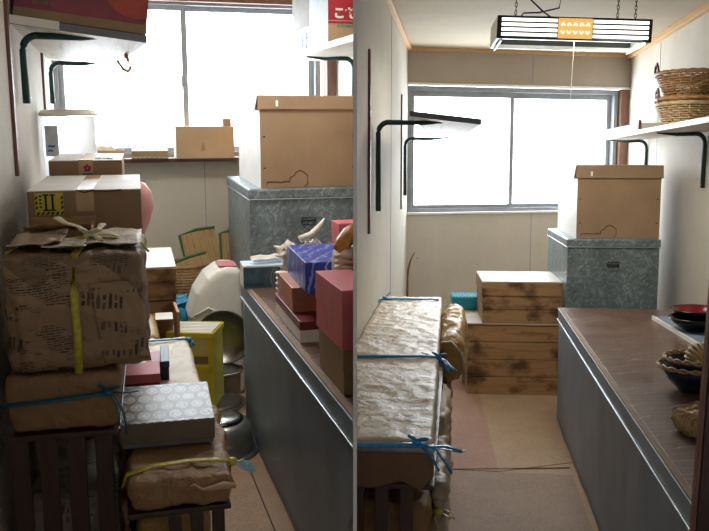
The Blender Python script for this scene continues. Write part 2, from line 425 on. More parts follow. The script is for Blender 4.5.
def window(room, name, x, y, yaw, s0, s1, z0, z1, mid, zr, back=.06):
    w = thing(room, name, None, None, x, y, 0, yaw, kind='structure')
    f = MB()
    f.box(s0, s0+.035, back-.03, back+.06, z0, z1).box(s1-.035, s1, back-.03, back+.06, z0, z1)
    f.box(s0+.035, s1-.035, back-.03, back+.06, z0, z0+.03).box(s0+.035, s1-.035, back-.03, back+.06, z1-.04, z1)
    f.build('window_frame', 'frame', w, .002)
    for a, b, yy in ((s0+.035, mid+.03, back+.0), (mid-.0, s1-.035, back+.03)):
        m = MB(); t = .034
        m.box(a, a+t, yy, yy+.022, z0+.03, z1-.04).box(b-t, b, yy, yy+.022, z0+.03, z1-.04)
        m.box(a+t, b-t, yy, yy+.022, z0+.03, z0+.03+.03).box(a+t, b-t, yy, yy+.022, z1-.04-zr, z1-.04)
        sash = m.build('sash', 'sash', w, .002)
        MB().box(a+t, b-t, yy+.009, yy+.013, z0+.06, z1-.04-zr).build('pane', 'glass', sash)
    MB().box(mid-.012, mid+.022, back-.016, back, (z0+z1)/2-.05, (z0+z1)/2+.02).build('window_latch', 'sash', w, .003)
    return w
window('L', 'window_1', 0, 5.5, 0, -.285, 1.38, 1.19, 2.16, .495, .03)
# right-hand room: its window wall runs a little askew
ang = math.degrees(math.atan2(.7, 1.88))
struct('R', 'floor', MB().poly([(-1.3, Y0, -.06), (1.45, Y0, -.06), (1.45, 7.7, -.06), (-.43, 7.0, -.06), (-.43, 3, -.06), (-1.3, 3, -.06)], (0,0,.06)), 'floor')
struct('R', 'ceiling', MB().poly([(-1.3, Y0, 2.505), (1.55, Y0, 2.505), (1.55, 7.9, 2.505), (-.55, 7.1, 2.505), (-.55, 3, 2.505), (-1.3, 3, 2.505)], (0,0,.07)), 'ceiling')
struct('R', 'wall_left', MB().box(-.55, -.43, 3.0, 7.14, -.06, 2.505), 'paper_wall')
struct('R', 'wall_right', MB().box(1.45, 1.57, Y0, 7.85, -.06, 2.505), 'paper_wall')
struct('R', 'wall_back', MB().box(0, 2.03, 0, .12, -.06, 1.165), 'paper_wall', -.43, 7.0, 0, ang)
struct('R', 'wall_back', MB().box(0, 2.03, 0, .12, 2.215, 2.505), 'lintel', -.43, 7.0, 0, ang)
struct('R', 'trim_5', MB().box(0, 2.0, -.02, .12, 1.155, 1.172), 'white_paint', -.43, 7.0, 0, ang, bevel=.002)
struct('R', 'trim_6', MB().box(0, 2.0, -.012, .0, 2.205, 2.225), 'white_paint', -.43, 7.0, 0, ang, bevel=.002)
struct('R', 'trim_7', MB().box(1.915, 2.0, -.012, .1, 1.172, 2.205), 'brown_wood', -.43, 7.0, 0, ang, bevel=.003)
struct('R', 'trim_8', MB().box(0, 2.0, -.02, .0, 2.478, 2.505), 'trim_wood', -.43, 7.0, 0, ang, bevel=.003)
struct('R', 'trim_9', MB().box(-.43, -.395, 3.2, 6.99, 2.475, 2.505), 'trim_wood', bevel=.003)
struct('R', 'trim_10', MB().box(1.41, 1.45, Y0, 7.66, 2.465, 2.505), 'trim_wood', bevel=.003)
struct('R', 'trim_11', MB().box(1.108, 1.111, -.002, 0, 0, 1.155), 'ink_grey', -.43, 7.0, 0, ang)
struct('R', 'trim_12', MB().box(1.09, 1.093, -.002, 0, 2.225, 2.478), 'ink_grey', -.43, 7.0, 0, ang)
window('R', 'window_2', -.43, 7.0, ang, .01, 1.91, 1.172, 2.205, .93, .045)
struct('R', 'trim_13', MB().box(-.43, -.428, 5.35, 5.354, 0, 2.475), 'ink_grey')
struct('R', 'trim_14', MB().box(1.448, 1.45, 6.6, 6.604, 0, 2.46), 'ink_grey')
# the thin white panel between the two rooms
pa, pb = PN*1.62, PN*7.6
nn = PNORM*.0037
solo('L', 'partition_panel', MB().hexa([pa-nn+Vector((0,0,-.3)), pb-nn+Vector((0,0,-.3)), pb+nn+Vector((0,0,-.3)), pa+nn+Vector((0,0,-.3)),
      pa-nn+Vector((0,0,2.9)), pb-nn+Vector((0,0,2.9)), pb+nn+Vector((0,0,2.9)), pa+nn+Vector((0,0,2.9))]), 'white_paint', None, None, kind='structure')
ROOTS.pop()
# floor sheets
solo('R', 'floor_sheet', MB().box(-.05, .59, 2.2, 4.26, 0, .003), 'mat_grey', 'grey-brown sheet lying flat on the floor in the near part of the aisle', 'floor sheet', yaw=0)
solo('R', 'floor_sheet', MB().poly([(.22,4.27,0),(.61,4.45,0),(.61,5.72,0),(.16,5.72,0)], (0,0,.003)), 'mat_tan', 'tan sheet on the floor in front of the wooden boxes', 'floor sheet')
solo('R', 'floor_sheet', MB().poly([(-.05,4.27,0),(.215,4.27,0),(.155,5.72,0),(-.05,6.3,0)], (0,0,.003)), 'mat_red', 'reddish brown sheet on the floor beside the wrapped bundles', 'floor sheet')
struct('R', 'trim_15', MB().poly([(-.05,4.258,.003),(.59,4.36,.003),(.59,4.37,.003),(-.05,4.27,.003)], (0,0,.001)), 'seam')
solo('L', 'floor_sheet', MB().box(.24, .51, 1.2, 3.2, 0, .003), 'mat_tan', 'tan sheet covering the narrow strip of floor beside the steel chest', 'floor sheet')
struct('L', 'trim_16', MB().box(.512, .516, 1.2, 3.4, .0, .004), 'seam')

# ------------------------------------------------------------------ shelf brackets, battens, shelves
def bracket(room, x, y, z, length, drop, side, label):
    """steel L bracket on a wall at x; side +1 reaches to the right"""
    t = thing(room, 'shelf_bracket', label, 'bracket', x, y, z, 0, 'green steel shelf brackets')
    r = .05; pts = [(side*.014, 0, -drop), (side*.014, 0, -r)]
    for k in range(1, 7):
        a = PI/2*k/6; pts.append((side*(.014+r*(1-math.cos(a))), 0, -r+r*math.sin(a)))
    m = MB()
    pl = pts[:]
    for i in range(len(pl)-1):
        pass
    m.tube(pts, [.013]*len(pts), 8, 1.0); ua = m.build('upright_arm', 'green_steel', t, smooth=True)
    m = MB().tube([(side*(.014+r-.01), 0, 0), (side*length*.6, 0, -.004+.02*0), (side*length, 0, .006)], [.013, .011, .004], 8); m.build('shelf_arm', 'green_steel', t, smooth=True)
    MB().tube([(0, 0, -drop+.02), (side*.03, 0, -drop+.02)], .006, 8).build('screw', 'steel_edge', ua)
    return t
def batten(room, x, y, z0, z1, label):
    solo(room, 'wall_batten', MB().box(0, .012, -.02, .02, z0, z1) if room == 'L' or x < 0 else MB().box(-.012, 0, -.02, .02, z0, z1), 'brown_wood', label, 'wall batten', x, y, 0, group='brown battens on the walls', bevel=.002)
TL = 8.5
batten('L', -.29, 3.05, 1.26, 2.3, 'brown batten nearest the left edge, on the wall of the crowded room')
batten('L', -.29, 4.72, 1.28, 2.2, 'thin brown batten on the wall behind the tall white canister')
bracket('L', -.278, 3.34, 1.74, .36, .24, 1, 'nearer green bracket under the red box shelf')
bracket('L', -.278, 5.05, 1.735, .30, .22, 1, 'farther green bracket under the red box shelf, by the window')
batten('R', -.43, 4.02, 1.24, 2.1, 'nearer brown batten on the left wall of the cleared room')
batten('R', -.43, 6.25, 1.24, 2.07, 'farther brown batten near the window of the cleared room')
bracket('R', -.418, 4.25, 1.775, .40, .44, 1, 'nearer green bracket under the empty short shelf')
bracket('R', -.418, 6.35, 1.757, .34, .42, 1, 'farther green bracket under the empty short shelf, at the window')
def shelf_quad(room, label, xw, xr0, xr1, y0, y1, zw, slope, th, mat):
    f = lambda x: zw-(x-xw)*slope
    p = [(xw, y0, f(xw)-th), (xr0, y0, f(xr0)-th), (xr1, y1, f(xr1)-th), (xw, y1, f(xw)-th)]
    q = [(a, b, c+th) for a, b, c in p]
    t = thing(room, 'wall_shelf', label, 'shelf', xw, y0, zw)
    m = MB().hexa([(a-xw, b-y0, c-zw) for a, b, c in p+q]); m.build('shelf_board', mat, t, .002)
    e = MB().hexa([(a-xw, b-y0-.004, c-zw-.0) for a, b, c in (p[0], p[1])] + [(a-xw, b-y0-.0005, c-zw) for a, b, c in (p[1], p[0])] + [(a-xw, b-y0-.004, c-zw) for a, b, c in (q[0], q[1])]+ [(a-xw, b-y0-.0005, c-zw) for a, b, c in (q[1], q[0])])
    e.build('shelf_edge', 'shelf_edge', t)
    return t
tl = shelf_quad('L', 'tilted white shelf carrying the large red gift box', -.29, .163, .07, 3.2, 5.3, 1.792, .12, .026, 'shelf_wood')
MB().hexa([(0,-.012,-.024),(.16,-.012,-.044),(.16,-.005,-.044),(0,-.005,-.024),(0,-.012,.004),(.16,-.012,-.016),(.16,-.005,-.016),(0,-.005,.004)]).build('paper_strip', 'card_white', tl)
shelf_quad('R', 'short tilted empty shelf above the blue-tied bundles', -.235, .095, -.01, 4.0, 6.6, 1.815, .12, .026, 'shelf_wood')
t = thing('L', 'hook', 'pale curved metal hook hanging under the red box shelf', 'hook', .105, 3.9, 1.718)
MB().tube([(.0,0,0),(.012,0,-.03),(.02,0,-.06),(.008,0,-.075),(-.012,0,-.065),(-.035,0,-.03)], [.008,.008,.008,.008,.007,.004], 8).build('hook_wire', 'card_dark', t, smooth=True)
solo('L', 'wall_shelf', MB().box(0, .33, 3.2, 5.42, -.032, 0), 'shelf_wood', 'white shelf carrying the cartons with red lettering', 'shelf', 1.12, 0, 1.823, bevel=.002)
solo('R', 'wall_shelf', MB().box(0, .315, 2.6, 7.1, -.03, 0), 'shelf_wood', 'long white shelf carrying the wicker baskets', 'shelf', 1.135, 0, 1.79, bevel=.002)
bracket('L', 1.45, 4.95, 1.78, .3, .3, -1, 'green bracket under the carton shelf beside the window')
bracket('R', 1.45, 6.9, 1.748, .29, .32, -1, 'farther green bracket under the basket shelf')
bracket('R', 1.45, 5.3, 1.748, .29, .32, -1, 'nearer green bracket under the basket shelf')

# ------------------------------------------------------------------ steel chests
def steel_chest(room, label, x0, x1, y0, y1, top=.70):
    t = thing(room, 'steel_chest', label, 'chest', (x0+x1)/2, (y0+y1)/2, 0)
    w, d = x1-x0, y1-y0
    # body with a shallow dented side, subdivided
    bm = grid_box(w, d, top-.07, .006, .05, .0035, 2.2, 3); bm.build('body', 'steel', t, smooth=True)
    cbox(w, d, top-.07, top-.012, .004).build('rim', 'steel', t, .004)
    cbox(w, d, top-.078, top-.07, .010).build('lip', 'steel_edge', t, .002)
    cbox(w, d, top-.012, top-.006, .006).build('edge_strip', 'steel', t, .002)
    MB().box(-w/2, w/2, -d/2, d/2, top-.008, top-.002).build('edge_wood', 'card_dark', t, .002)
    MB().box(-w/2+.018, w/2-.0, -d/2, d/2-.012, top-.004, top).build('top_board', 'chest_top', t, .001)
    return t
steel_chest('L', 'grey steel chest half buried under stacked gift boxes', .578, 1.40, 1.35, 3.84)
steel_chest('R', 'grey steel chest with scratched brown top, almost cleared', .613, 1.43, 1.7, 5.25)

# ------------------------------------------------------------------ galvanised trunks and lidded cartons on them
def trunk(room, label, x, y, yaw, w, d, z0, z1):
    cx, cy = corner(x, y, w, d, yaw); t = thing(room, 'metal_trunk', label, 'trunk', cx, cy, z0, yaw)
    h = z1-z0
    cbox(w, d, 0, h-.045, -.004).build('body', 'galv', t, .006)
    lid = cbox(w, d, h-.052, h, .003).build('lid', 'galv', t, .008)
    cbox(w, d, h-.055, h-.050, .006).build('lid_rim', 'steel_edge', lid, .002)
    hd = MB(); hd.tube([(-.035,-d/2-.002,h-.17),(-.035,-d/2-.012,h-.15),(.035,-d/2-.012,h-.15),(.035,-d/2-.002,h-.17),(.03,-d/2-.012,h-.182),(-.03,-d/2-.012,h-.182),(-.035,-d/2-.002,h-.17)], .004, 6)
    hd.tube([(-.035,-d/2-.004,h-.165),(.035,-d/2-.004,h-.165)], .004, 6)
    hd.build('handle', 'lamp_body', t, smooth=True)
    return t
trunk('L', 'galvanised steel trunk with lid behind the stacked gift boxes', .677, 4.2, -1, .60, .92, .55, 1.092)
trunk('R', 'galvanised steel trunk with lid at the far end of the cleared chest', .696, 5.6, 2, .588, .92, .62, 1.09)
for rm, x, y, yaw, lab, h in (('L', .72, 4.25, -1, 'low wooden crate holding up the metal trunk behind the gift boxes', .55), ('R', .74, 5.70, 2, 'low wooden crate under the metal trunk beside the wooden boxes', .62)):
    cx, cy = corner(x, y, .50, .8, yaw); t = thing(rm, 'wooden_crate', lab, 'crate', cx, cy, 0, yaw)
    MB().box(-.245, .245, -.395, .395, 0, h-.02).build('body', 'old_wood', t, .003)
    cbox(.50, .80, h-.02, h).build('top_board', 'old_wood', t, .002)
def lid_carton(room, label, x, y, z, yaw, w, d, hb, hl, ov):
    cx, cy = corner(x, y, w, d, yaw); t = thing(room, 'lidded_carton', label, 'cardboard box', cx, cy, z, yaw)
    cbox(w, d, 0, hb+.02).build('body', 'card', t, .002)
    MB().box(-w/2-.0015, -w/2, -d/2, d/2, .0, hb).build('side_panel', 'card_white', t)['label'] = 'whitish side panel'
    e = ov
    m = MB().hexa([(-w/2-e,-d/2-e,hb),(w/2+e,-d/2-e,hb),(w/2+e,d/2+e,hb),(-w/2-e,d/2+e,hb),
                   (-w/2-e,-d/2-e*.6,hb+hl),(w/2+e*.8,-d/2-e*.6,hb+hl-.004),(w/2+e*.8,d/2+e,hb+hl),(-w/2-e,d/2+e,hb+hl)])
    m.build('lid', 'card', t, .004)
    fl = .016
    MB().hexa([(-w/2-e-fl-.003,-d/2-e,hb-.002),(-w/2-e-fl,-d/2-e,hb-.002),(-w/2-e-fl*1.6,d/2+e,hb-.008),(-w/2-e-fl*1.6-.003,d/2+e,hb-.008),(-w/2-e-.004,-d/2-e*.6,hb+hl-.002),(-w/2-e,-d/2-e*.6,hb+hl-.002),(-w/2-e,d/2+e,hb+hl-.002),(-w/2-e-.004,d/2+e,hb+hl-.002)]).build('lid_flap', 'card_white', t)
    # torn outline near the foot of the front, staples
    pts = [(-w*.44,.014),(-w*.44,.03),(-w*.36,.032),(-w*.30,.028),(-w*.24,.033),(-w*.21,.03),(-w*.20,.052),(-w*.155,.062),(-w*.15,.075),(-w*.10,.088),(-w*.06,.078),(-w*.02,.06),(-w*.02,.02),(-w*.05,.008)]
    MB().tube([(a,-d/2-.0008,b) for a, b in pts], .0022, 5).build('tear_line', 'tear', t)
    m = MB()
    for sx in (-w/2+.02, w/2-.02):
        for k in (.25, .65): m.box(sx-.006, sx+.006, -d/2-.002, -d/2, hb*k, hb*k+.006)
    m.build('staples', 'tear', t)
    MB().box(-w/2+.085-.006, -w/2+.085+.006, -d/2-ov-.002, -d/2-ov+.004, hb+.015, hb+.045).build('paper_tab', 'card_white', t)
    return t
lid_carton('L', 'brown carton with pale torn lid on the trunk beside the gift boxes', .745, 4.24, 1.092, -1, .50, .80, .39, .072, .012)
lid_carton('R', 'brown carton with pale torn lid on the trunk by the wide window', .757, 5.65, 1.09, 2, .526, .80, .388, .088, .012)

# ------------------------------------------------------------------ wooden boxes
def wood_box(room, label, x, y, z, yaw, w, d, h, lid=0, top='old_wood_top'):
    cx, cy = corner(x, y, w, d, yaw); t = thing(room, 'wooden_box', label, 'wooden box', cx, cy, z, yaw)
    m = MB(); hb = h-.01-lid; n = 4 if not lid else 2
    for k in range(n): m.box(-w/2, w/2, -d/2, d/2, hb*k/n+(.004 if k else 0), hb*(k+1)/n)
    m.build('body', 'old_wood', t, .003)
    m = MB().box(-w/2-.006, w/2+.006, -d/2-.006, d/2+.006, hb, h-.008); m.build('lid', 'old_wood', t, .003)
    cbox(w, d, h-.008, h, .004).build('top_board', top, t, .002)
    return t
wood_box('R', 'large lower plank box on the floor beyond the tan sheet', .070, 5.75, 0, 3, .615, .66, .495)
wood_box('R', 'smaller stained plank box with lid, stacked on the larger plank box', .166, 5.755, .495, 3, .552, .56, .288, .09)
wood_box('L', 'plank box on the floor hidden behind the newspaper bundle', .04, 3.86, 0, -2, .22, .6, .545)
wood_box('L', 'smaller stained plank box with lid rising behind the newspaper bundle', .10, 3.8, .545, -2, .174, .56, .25, .055)
# teal tray behind the lower box
t = thing('R', 'plastic_tray', 'teal ribbed plastic tray lying on the large plank box under the window', 'plastic tray', .06, 6.36, .495, 5)
m = MB().hexa([(-.10,-.09,0),(.10,-.09,0),(.10,.10,0),(-.10,.10,0),(-.115,-.10,.10),(.115,-.10,.10),(.115,.12,.10),(-.115,.12,.10)]); m.build('tray_body', 'teal_plastic', t, .012, seg=3)
m = MB()
for k in range(9): m.box(-.10+k*.024, -.092+k*.024, -.1, .1, .1, .106)
m.build('ribs', 'teal_plastic', t)

# ------------------------------------------------------------------ tape and knots
def strap(pts, parent, mat, r=.008, name='tape'):
    return MB().tube(pts, r*1.3, 8, .4).build(name, mat, parent, smooth=True)
def knot(parent, p, mat, tails, r=.006, loops=True):
    m = MB(); p = Vector(p)
    m.lathe([(0,-.010),(.010,-.008),(.014,0),(.010,.008),(0,.010)], 10)
    for v in m.bm.verts: v.co += p
    if loops:
        for a in (2.4, -.4):
            L = [(p+Vector((math.cos(a)*.028*s2, math.sin(a)*.02*s2-.012*math.sin(s3), .006+.012*math.sin(s3)))) for s2, s3 in ((0,0),(.5,.8),(1,1.6),(1.1,2.2),(.6,2.8),(.1,3.1))]
            m.tube(L, r, 6, .5)
    for q in tails:
        q = [p]+[Vector(v) for v in q]
        m.tube(q, [r*(.7+.25*i) for i in range(len(q))], 6, .3)
    return m.build('knot', mat, parent, smooth=True)

# ------------------------------------------------------------------ slatted racks
def slat_rack(room, label, x, y, yaw, w, d, h, slats, sw, board='dark_wood'):
    t = thing(room, 'slatted_rack', label, 'rack', x, y, 0, yaw)
    for s in slats: MB().box(s, s+sw, 0, .022, 0, h-.014).build('slat', 'slat_wood', t, .002)
    MB().box(0, w, .0, .03, h-.014, h-.0).build('top_rail', 'slat_wood', t, .002)
    MB().box(0, w, .03, d, h-.02, h).build('top_board', board, t, .002)
    for yy in (d*.5, d-.03):
        for xx in (0.0, w-.03): MB().box(xx, xx+.03, yy, yy+.03, 0, h-.02).build('leg', 'slat_wood', t, .002)
    return t
# left-hand room, tall rack (front left corner on the left wall)
slat_rack('L', 'tall dark slatted rack under the newspaper bundle at the lower left', -.268, 2.09, -3, .270, 1.75, .70, [-.0+.012+.0655*k for k in range(4)], .042)
slat_rack('L', 'lower dark slatted rack under the yellow-tied kraft parcel', .008, 1.95, -1, .245, 1.25, .53, [.095, .147, .199], .030)
slat_rack('R', 'dark slatted rack under the blue-tied kraft bundle', -.43, 2.235, 0, .372, 2.6, .70, [.005+.0685*k for k in range(5)], .037)

# ------------------------------------------------------------------ wrapped bundles, left-hand room
def bundle(room, name, label, x, y, z, yaw, w, d, h, mat, cat='wrapped parcel', group=None, **k):
    cx, cy = corner(x, y, w, d, yaw); t = thing(room, name, label, cat, cx, cy, z, yaw, group)
    grid_box(w, d, h, **k).build('paper_wrap', mat, t, smooth=True); return t
t = bundle('L', 'kraft_parcel', 'brown kraft parcel with teal tape under the newspaper bundle', -.260, 2.075, .70, -3, .268, .62, .155, 'kraft', r=.018, res=.012, amp=.004, fs=9, seed=2, bottom_in=.08)
strap([(-.134,-.312,.085),(-.05,-.316,.09),(.05,-.317,.097),(.11,-.315,.103)], t, 'tape_teal', .009)
knot(t, (.105,-.318,.105), 'tape_teal', [[(.125,-.325,.09),(.14,-.33,.05),(.145,-.33,.0)], [(.12,-.325,.08),(.13,-.325,.04),(.128,-.325,.02)], [(.14,-.32,.10),(.175,-.31,.10)]])
t = bundle('L', 'kraft_parcel', 'long kraft parcel under the stamped carton and the flower-mark carton', -.25, 2.72, .70, 0, .25, 2.1, .14, 'kraft', r=.02, res=.03, amp=.003, seed=5)
t = bundle('L', 'newspaper_bundle', 'big newspaper-wrapped bundle tied with yellow tape at the left', -.250, 2.07, .855, -3, .328, .38, .29, 'news', cat='newspaper bundle', r=.03, res=.010, amp=.006, fs=7, seed=9)
strap([(.0,-.19,.0),(.002,-.194,.1),(.0,-.194,.2),(.004,-.185,.285),(.015,-.10,.298),(.03,.0,.302),(.04,.1,.30),(.05,.18,.28)], t, 'tape_yellow', .0075)
strap([(-.172,-.05,.2),(-.165,-.06,.277),(-.12,-.04,.29),(-.05,-.02,.300),(.02,-.02,.303),(.08,-.02,.300),(.15,-.015,.292),(.172,-.01,.26)], t, 'tape_yellow', .006)
knot(t, (.028,-.02,.308), 'tape_cream', [[(.0,.03,.325),(-.04,.08,.33),(-.06,.11,.34)], [(.05,-.0,.32),(.06,.03,.33)], [(.045,-.05,.312),(.06,-.08,.303)], [(.08,-.02,.31),(.1,-.03,.305)]], .009)
# loose newspaper sheets lapped over the bundle
def sheet(parent, c, ax, ay, mat, seed, curl=.03, n=10, name='paper_flap'):
    bm = bmesh.new(); g = []
    for j in range(n+1):
        row = []
        for i in range(n+1):
            a, b = i/n-.5, j/n-.5; p = Vector(c)+Vector(ax)*a+Vector(ay)*b
            nr = Vector(ax).cross(Vector(ay)).normalized()
            p += nr*(curl*(2*b)**2*abs(b)*1.2+.006*noise.noise(Vector((a*5+seed, b*5, seed)))+.004*noise.noise(Vector((a*14, b*14, seed))))
            row.append(bm.verts.new(p))
        g.append(row)
    for j in range(n):
        for i in range(n): bm.faces.new((g[j][i], g[j][i+1], g[j+1][i+1], g[j+1][i]))
    m = MB(); m.bm.free(); m.bm = bm; o = m.build(name, mat, parent, smooth=True)
    s = o.modifiers.new('thick', 'SOLIDIFY'); s.thickness = .001; return o
sheet(t, (-.035,-.190,.13), (.20,.0,.02), (-.02,-.002,.22), 'news', 1, .004)
sheet(t, (.10,-.190,.12), (.11,.002,.0), (-.03,-.002,.20), 'news', 4, .004)
sheet(t, (-.095,-.03,.302), (.13,.0,.008), (.0,.22,.0), 'news', 6, .01)
sheet(t, (.09,.0,.300), (.13,.0,-.006), (.0,.28,-.0), 'news_pale', 8, .006)
sheet(t, (-.055,.135,.308), (.17,-.02,.004), (.01,.08,.012), 'kraft_dark', 3, .035)
sheet(t, (-.02,-.10,.302), (.10,.0,.0), (.0,.14,-.0), 'news_pale', 12, .004)
# things stored inside the racks, seen between the slats
bundle('L', 'newspaper_bundle', 'newspaper-wrapped bundle seen between the slats of the tall rack', -.24, 2.2, 0, -3, .225, .40, .50, 'news_pale', cat='newspaper bundle', r=.03, res=.02, amp=.008, fs=10, seed=21)
bundle('L', 'kraft_parcel', 'crumpled kraft parcel deeper inside the tall slatted rack', -.24, 2.7, 0, -2, .225, .6, .64, 'kraft_dark', r=.02, res=.02, amp=.012, fs=14, seed=22)
bundle('L', 'kraft_parcel', 'kraft parcel stored inside the low slatted rack', .03, 2.08, 0, -1, .19, .5, .46, 'kraft_gold', r=.03, res=.02, amp=.008, fs=10, seed=23)
# low stack beside it
t = bundle('L', 'kraft_parcel', 'torn kraft parcel tied with yellow tape at the bottom of the crowded room', .004, 1.93, .53, -3, .258, .52, .088, 'kraft', r=.022, res=.010, amp=.006, fs=9, seed=31, bottom_in=.08)
strap([(-.134,-.20,.055),(-.125,-.205,.086),(-.06,-.185,.094),(.02,-.175,.095),(.09,-.178,.094),(.128,-.18,.086)], t, 'tape_yellow', .006)
strap([(-.125,-.197,.087),(-.06,-.178,.095),(.02,-.168,.096),(.09,-.172,.095),(.128,-.176,.087)], t, 'tape_yellow', .004)
knot(t, (.128,-.18,.086), 'tape_yellow', [[(.145,-.19,.09),(.155,-.19,.094)]], .004, False)
MB().poly([(.130,-.186,.086),(.15,-.196,.092),(.178,-.200,.088),(.184,-.210,.068),(.172,-.208,.064),(.15,-.200,.072)], (0,.003,.001)).build('tape_end', 'tape_pale', t)
MB().tube([(.015,-.266,.066),(.03,-.268,.074),(.05,-.268,.060),(.075,-.268,.062),(.10,-.268,.066),(.126,-.262,.060)], [.001,.005,.005,.010,.014,.010], 7, .6).build('torn_edge', 'card_light', t, smooth=True)
t = bundle('L', 'kraft_parcel', 'pale cream-wrapped parcel with blue tape behind the flower-pattern box', .028, 2.47, .53, -1, .228, .74, .100, 'kraft_pale', r=.012, res=.012, amp=.0035, fs=9, seed=33)
strap([(-.116,.31,.06),(-.112,.31,.099),(-.03,.305,.104),(.05,.31,.104),(.112,.315,.10),(.118,.315,.07)], t, 'tape_blue', .007)
knot(t, (.112,.30,.10), 'tape_blue', [[(.125,.29,.095),(.13,.28,.08)]], .006, False)
def flat_box(room, name, label, x, y, z, yaw, w, d, h, mat, lidmat=None, cat='box', group=None, body_h=None, bev=.002):
    cx, cy = corner(x, y, w, d, yaw); t = thing(room, name, label, cat, cx, cy, z, yaw, group)
    bh = h*.5 if body_h is None else body_h
    cbox(w, d, 0, bh, -.002).build('base', mat, t, bev); cbox(w, d, bh, h).build('lid', lidmat or mat, t, bev)
    return t
cx, cy = corner(.001, 2.13, .238, .31, -3)
t = thing('L', 'patterned_box', 'flat grey box with white chrysanthemum pattern on the kraft parcels', 'gift box', cx, cy, .622, -3)
cbox(.230, .30, 0, .062).build('base', 'shelf_edge', t, .002); cbox(.238, .31, .012, .066).build('lid_wall', 'mum_side', t, .002); cbox(.236, .308, .066, .068).build('lid_paper', 'mum', t)
flat_box('L', 'pink_box', 'flat dusty-pink box on the cream parcel beside the newspaper bundle', .022, 2.55, .628, -3, .105, .13, .062, 'maroon', 'pink_card', 'gift box', body_h=.034)
cx, cy = corner(.032, 2.562, .104, .126, -10)
flat_box('L', 'red_box', 'small red box standing behind the flat dusty-pink box', .095, 2.70, .628, -3, .058, .12, .055, 'red', 'red', 'gift box')
flat_box('L', 'black_box', 'small black box with navy lid behind the flat dusty-pink box', .135, 2.66, .628, -3, .028, .20, .065, 'lacquer_black', 'navy', 'box', body_h=.045)
# cartons behind the newspaper bundle
def carton(room, label, x, y, z, yaw, w, d, h, mat='card_dark', top='card_white'):
    cx, cy = corner(x, y, w, d, yaw); t = thing(room, 'carton', label, 'cardboard box', cx, cy, z, yaw)
    cbox(w, d, 0, h-.002).build('body', mat, t, .003)
    m = MB().box(-w/2, w/2, -d/2, -.003, h-.003, h).box(-w/2, w/2, .003, d/2, h-.003, h); m.build('flaps', top, t, .001)
    MB().box(-.024, .024, -d/2-.0008, d/2, h-.001, h+.0008).build('tape', 'tape', t)
    MB().box(-.024, .024, -d/2-.001, -d/2, h-.06, h).build('tape_end', 'tape', t)
    return t
ts = carton('L', 'brown carton with yellow and black striped mark behind the newspaper bundle', -.215, 2.52, .84, -2, .308, .58, .414, 'card_dark')
m = MB().box(-.134, -.058, -.291, -.290, .345, .408); wl = m.build('warning_label', 'yellow_print', ts)
m = MB()
for k in range(6): m.poly([(-.132+k*.0128, -.2911, .346), (-.126+k*.0128, -.2911, .346), (-.121+k*.0128, -.2911, .354), (-.127+k*.0128, -.2911, .354)], (0,-.0006,0))
for s in (-.133, -.065):
    for k in range(3): m.poly([(s, -.2911, .360+k*.014), (s+.006, -.2911, .365+k*.014), (s+.006, -.2911, .372+k*.014), (s, -.2911, .367+k*.014)], (0,-.0006,0))
for s in (-.108, -.090): m.box(s, s+.006, -.2918, -.291, .360, .402)
m.box(-.113, -.097, -.2918, -.291, .400, .404).box(-.095, -.079, -.2918, -.291, .400, .404).box(-.112, -.078, -.2918, -.291, .357, .361)
for k in range(4): m.box(-.122, -.116, -.2918, -.291, .366+k*.010, .371+k*.010)
m.build('warning_print', 'black', wl)
m = MB(); m.tube([(-.02,-.292,.413),(0,-.292,.407),(.02,-.292,.412),(.06,-.292,.409),(.10,-.292,.412)], .002, 5); m.build('torn_edge', 'tear', ts)
tf = carton('L', 'shallow brown carton with small red flower mark and green scribble', -.192, 3.16, .84, -2, .248, .5, .463, 'card_dark')
m = MB()
for k in range(5):
    a = PI/2+2*PI*k/5; cx_, cz_ = .005+.008*math.cos(a), .435+.008*math.sin(a)
    m.poly([(cx_+.006*math.cos(b*PI/4), -.2508, cz_+.006*math.sin(b*PI/4)) for b in range(8)], (0,-.0006,0))
m.build('flower_mark', 'ink_red', tf)
decal(-.012, .024, .408, .418, -.2505).build('label', 'teal_label', tf)
m = MB(); m.tube([(.03,-.16,.4645),(.045,-.12,.4645),(.04,-.18,.4645),(.06,-.12,.4645),(.06,-.17,.4645),(.075,-.13,.4645),(.08,-.17,.4645),(.09,-.15,.4645),(.085,-.18,.4645),(.07,-.185,.4645)], .0035, 5, .4); m.build('scribble', 'ink_green', tf)
# tall frosted canister, pink pot
t = thing('L', 'plastic_canister', 'tall frosted white canister with a label against the left wall', 'canister', -.155, 4.22, .84)
MB().lathe([(0,0),(.11,0),(.115,.02),(.12,.6),(.118,.61),(0,.61)], 40).build('body', 'frosted', t, smooth=True)
MB().lathe([(0,.612),(.13,.612),(.132,.625),(.12,.64),(0,.645)], 40).build('lid', 'white_plastic', t, smooth=True)
m = MB(); n = 8
m2 = []
for k in range(n):
    a0, a1 = [rad(-150+38*(k+q)/n) for q in (0, 1)]
    m.hexa([(.121*math.cos(a0),.121*math.sin(a0),.43),(.121*math.cos(a1),.121*math.sin(a1),.43),(.119*math.cos(a1),.119*math.sin(a1),.43),(.119*math.cos(a0),.119*math.sin(a0),.43),
            (.1225*math.cos(a0),.1225*math.sin(a0),.57),(.1225*math.cos(a1),.1225*math.sin(a1),.57),(.119*math.cos(a1),.119*math.sin(a1),.57),(.119*math.cos(a0),.119*math.sin(a0),.57)])
M['sticker'] = plain('pale_sticker', (206,212,222), .5)
st = m.build('label_sticker', 'sticker', t); st['label'] = 'pale grey sticker'
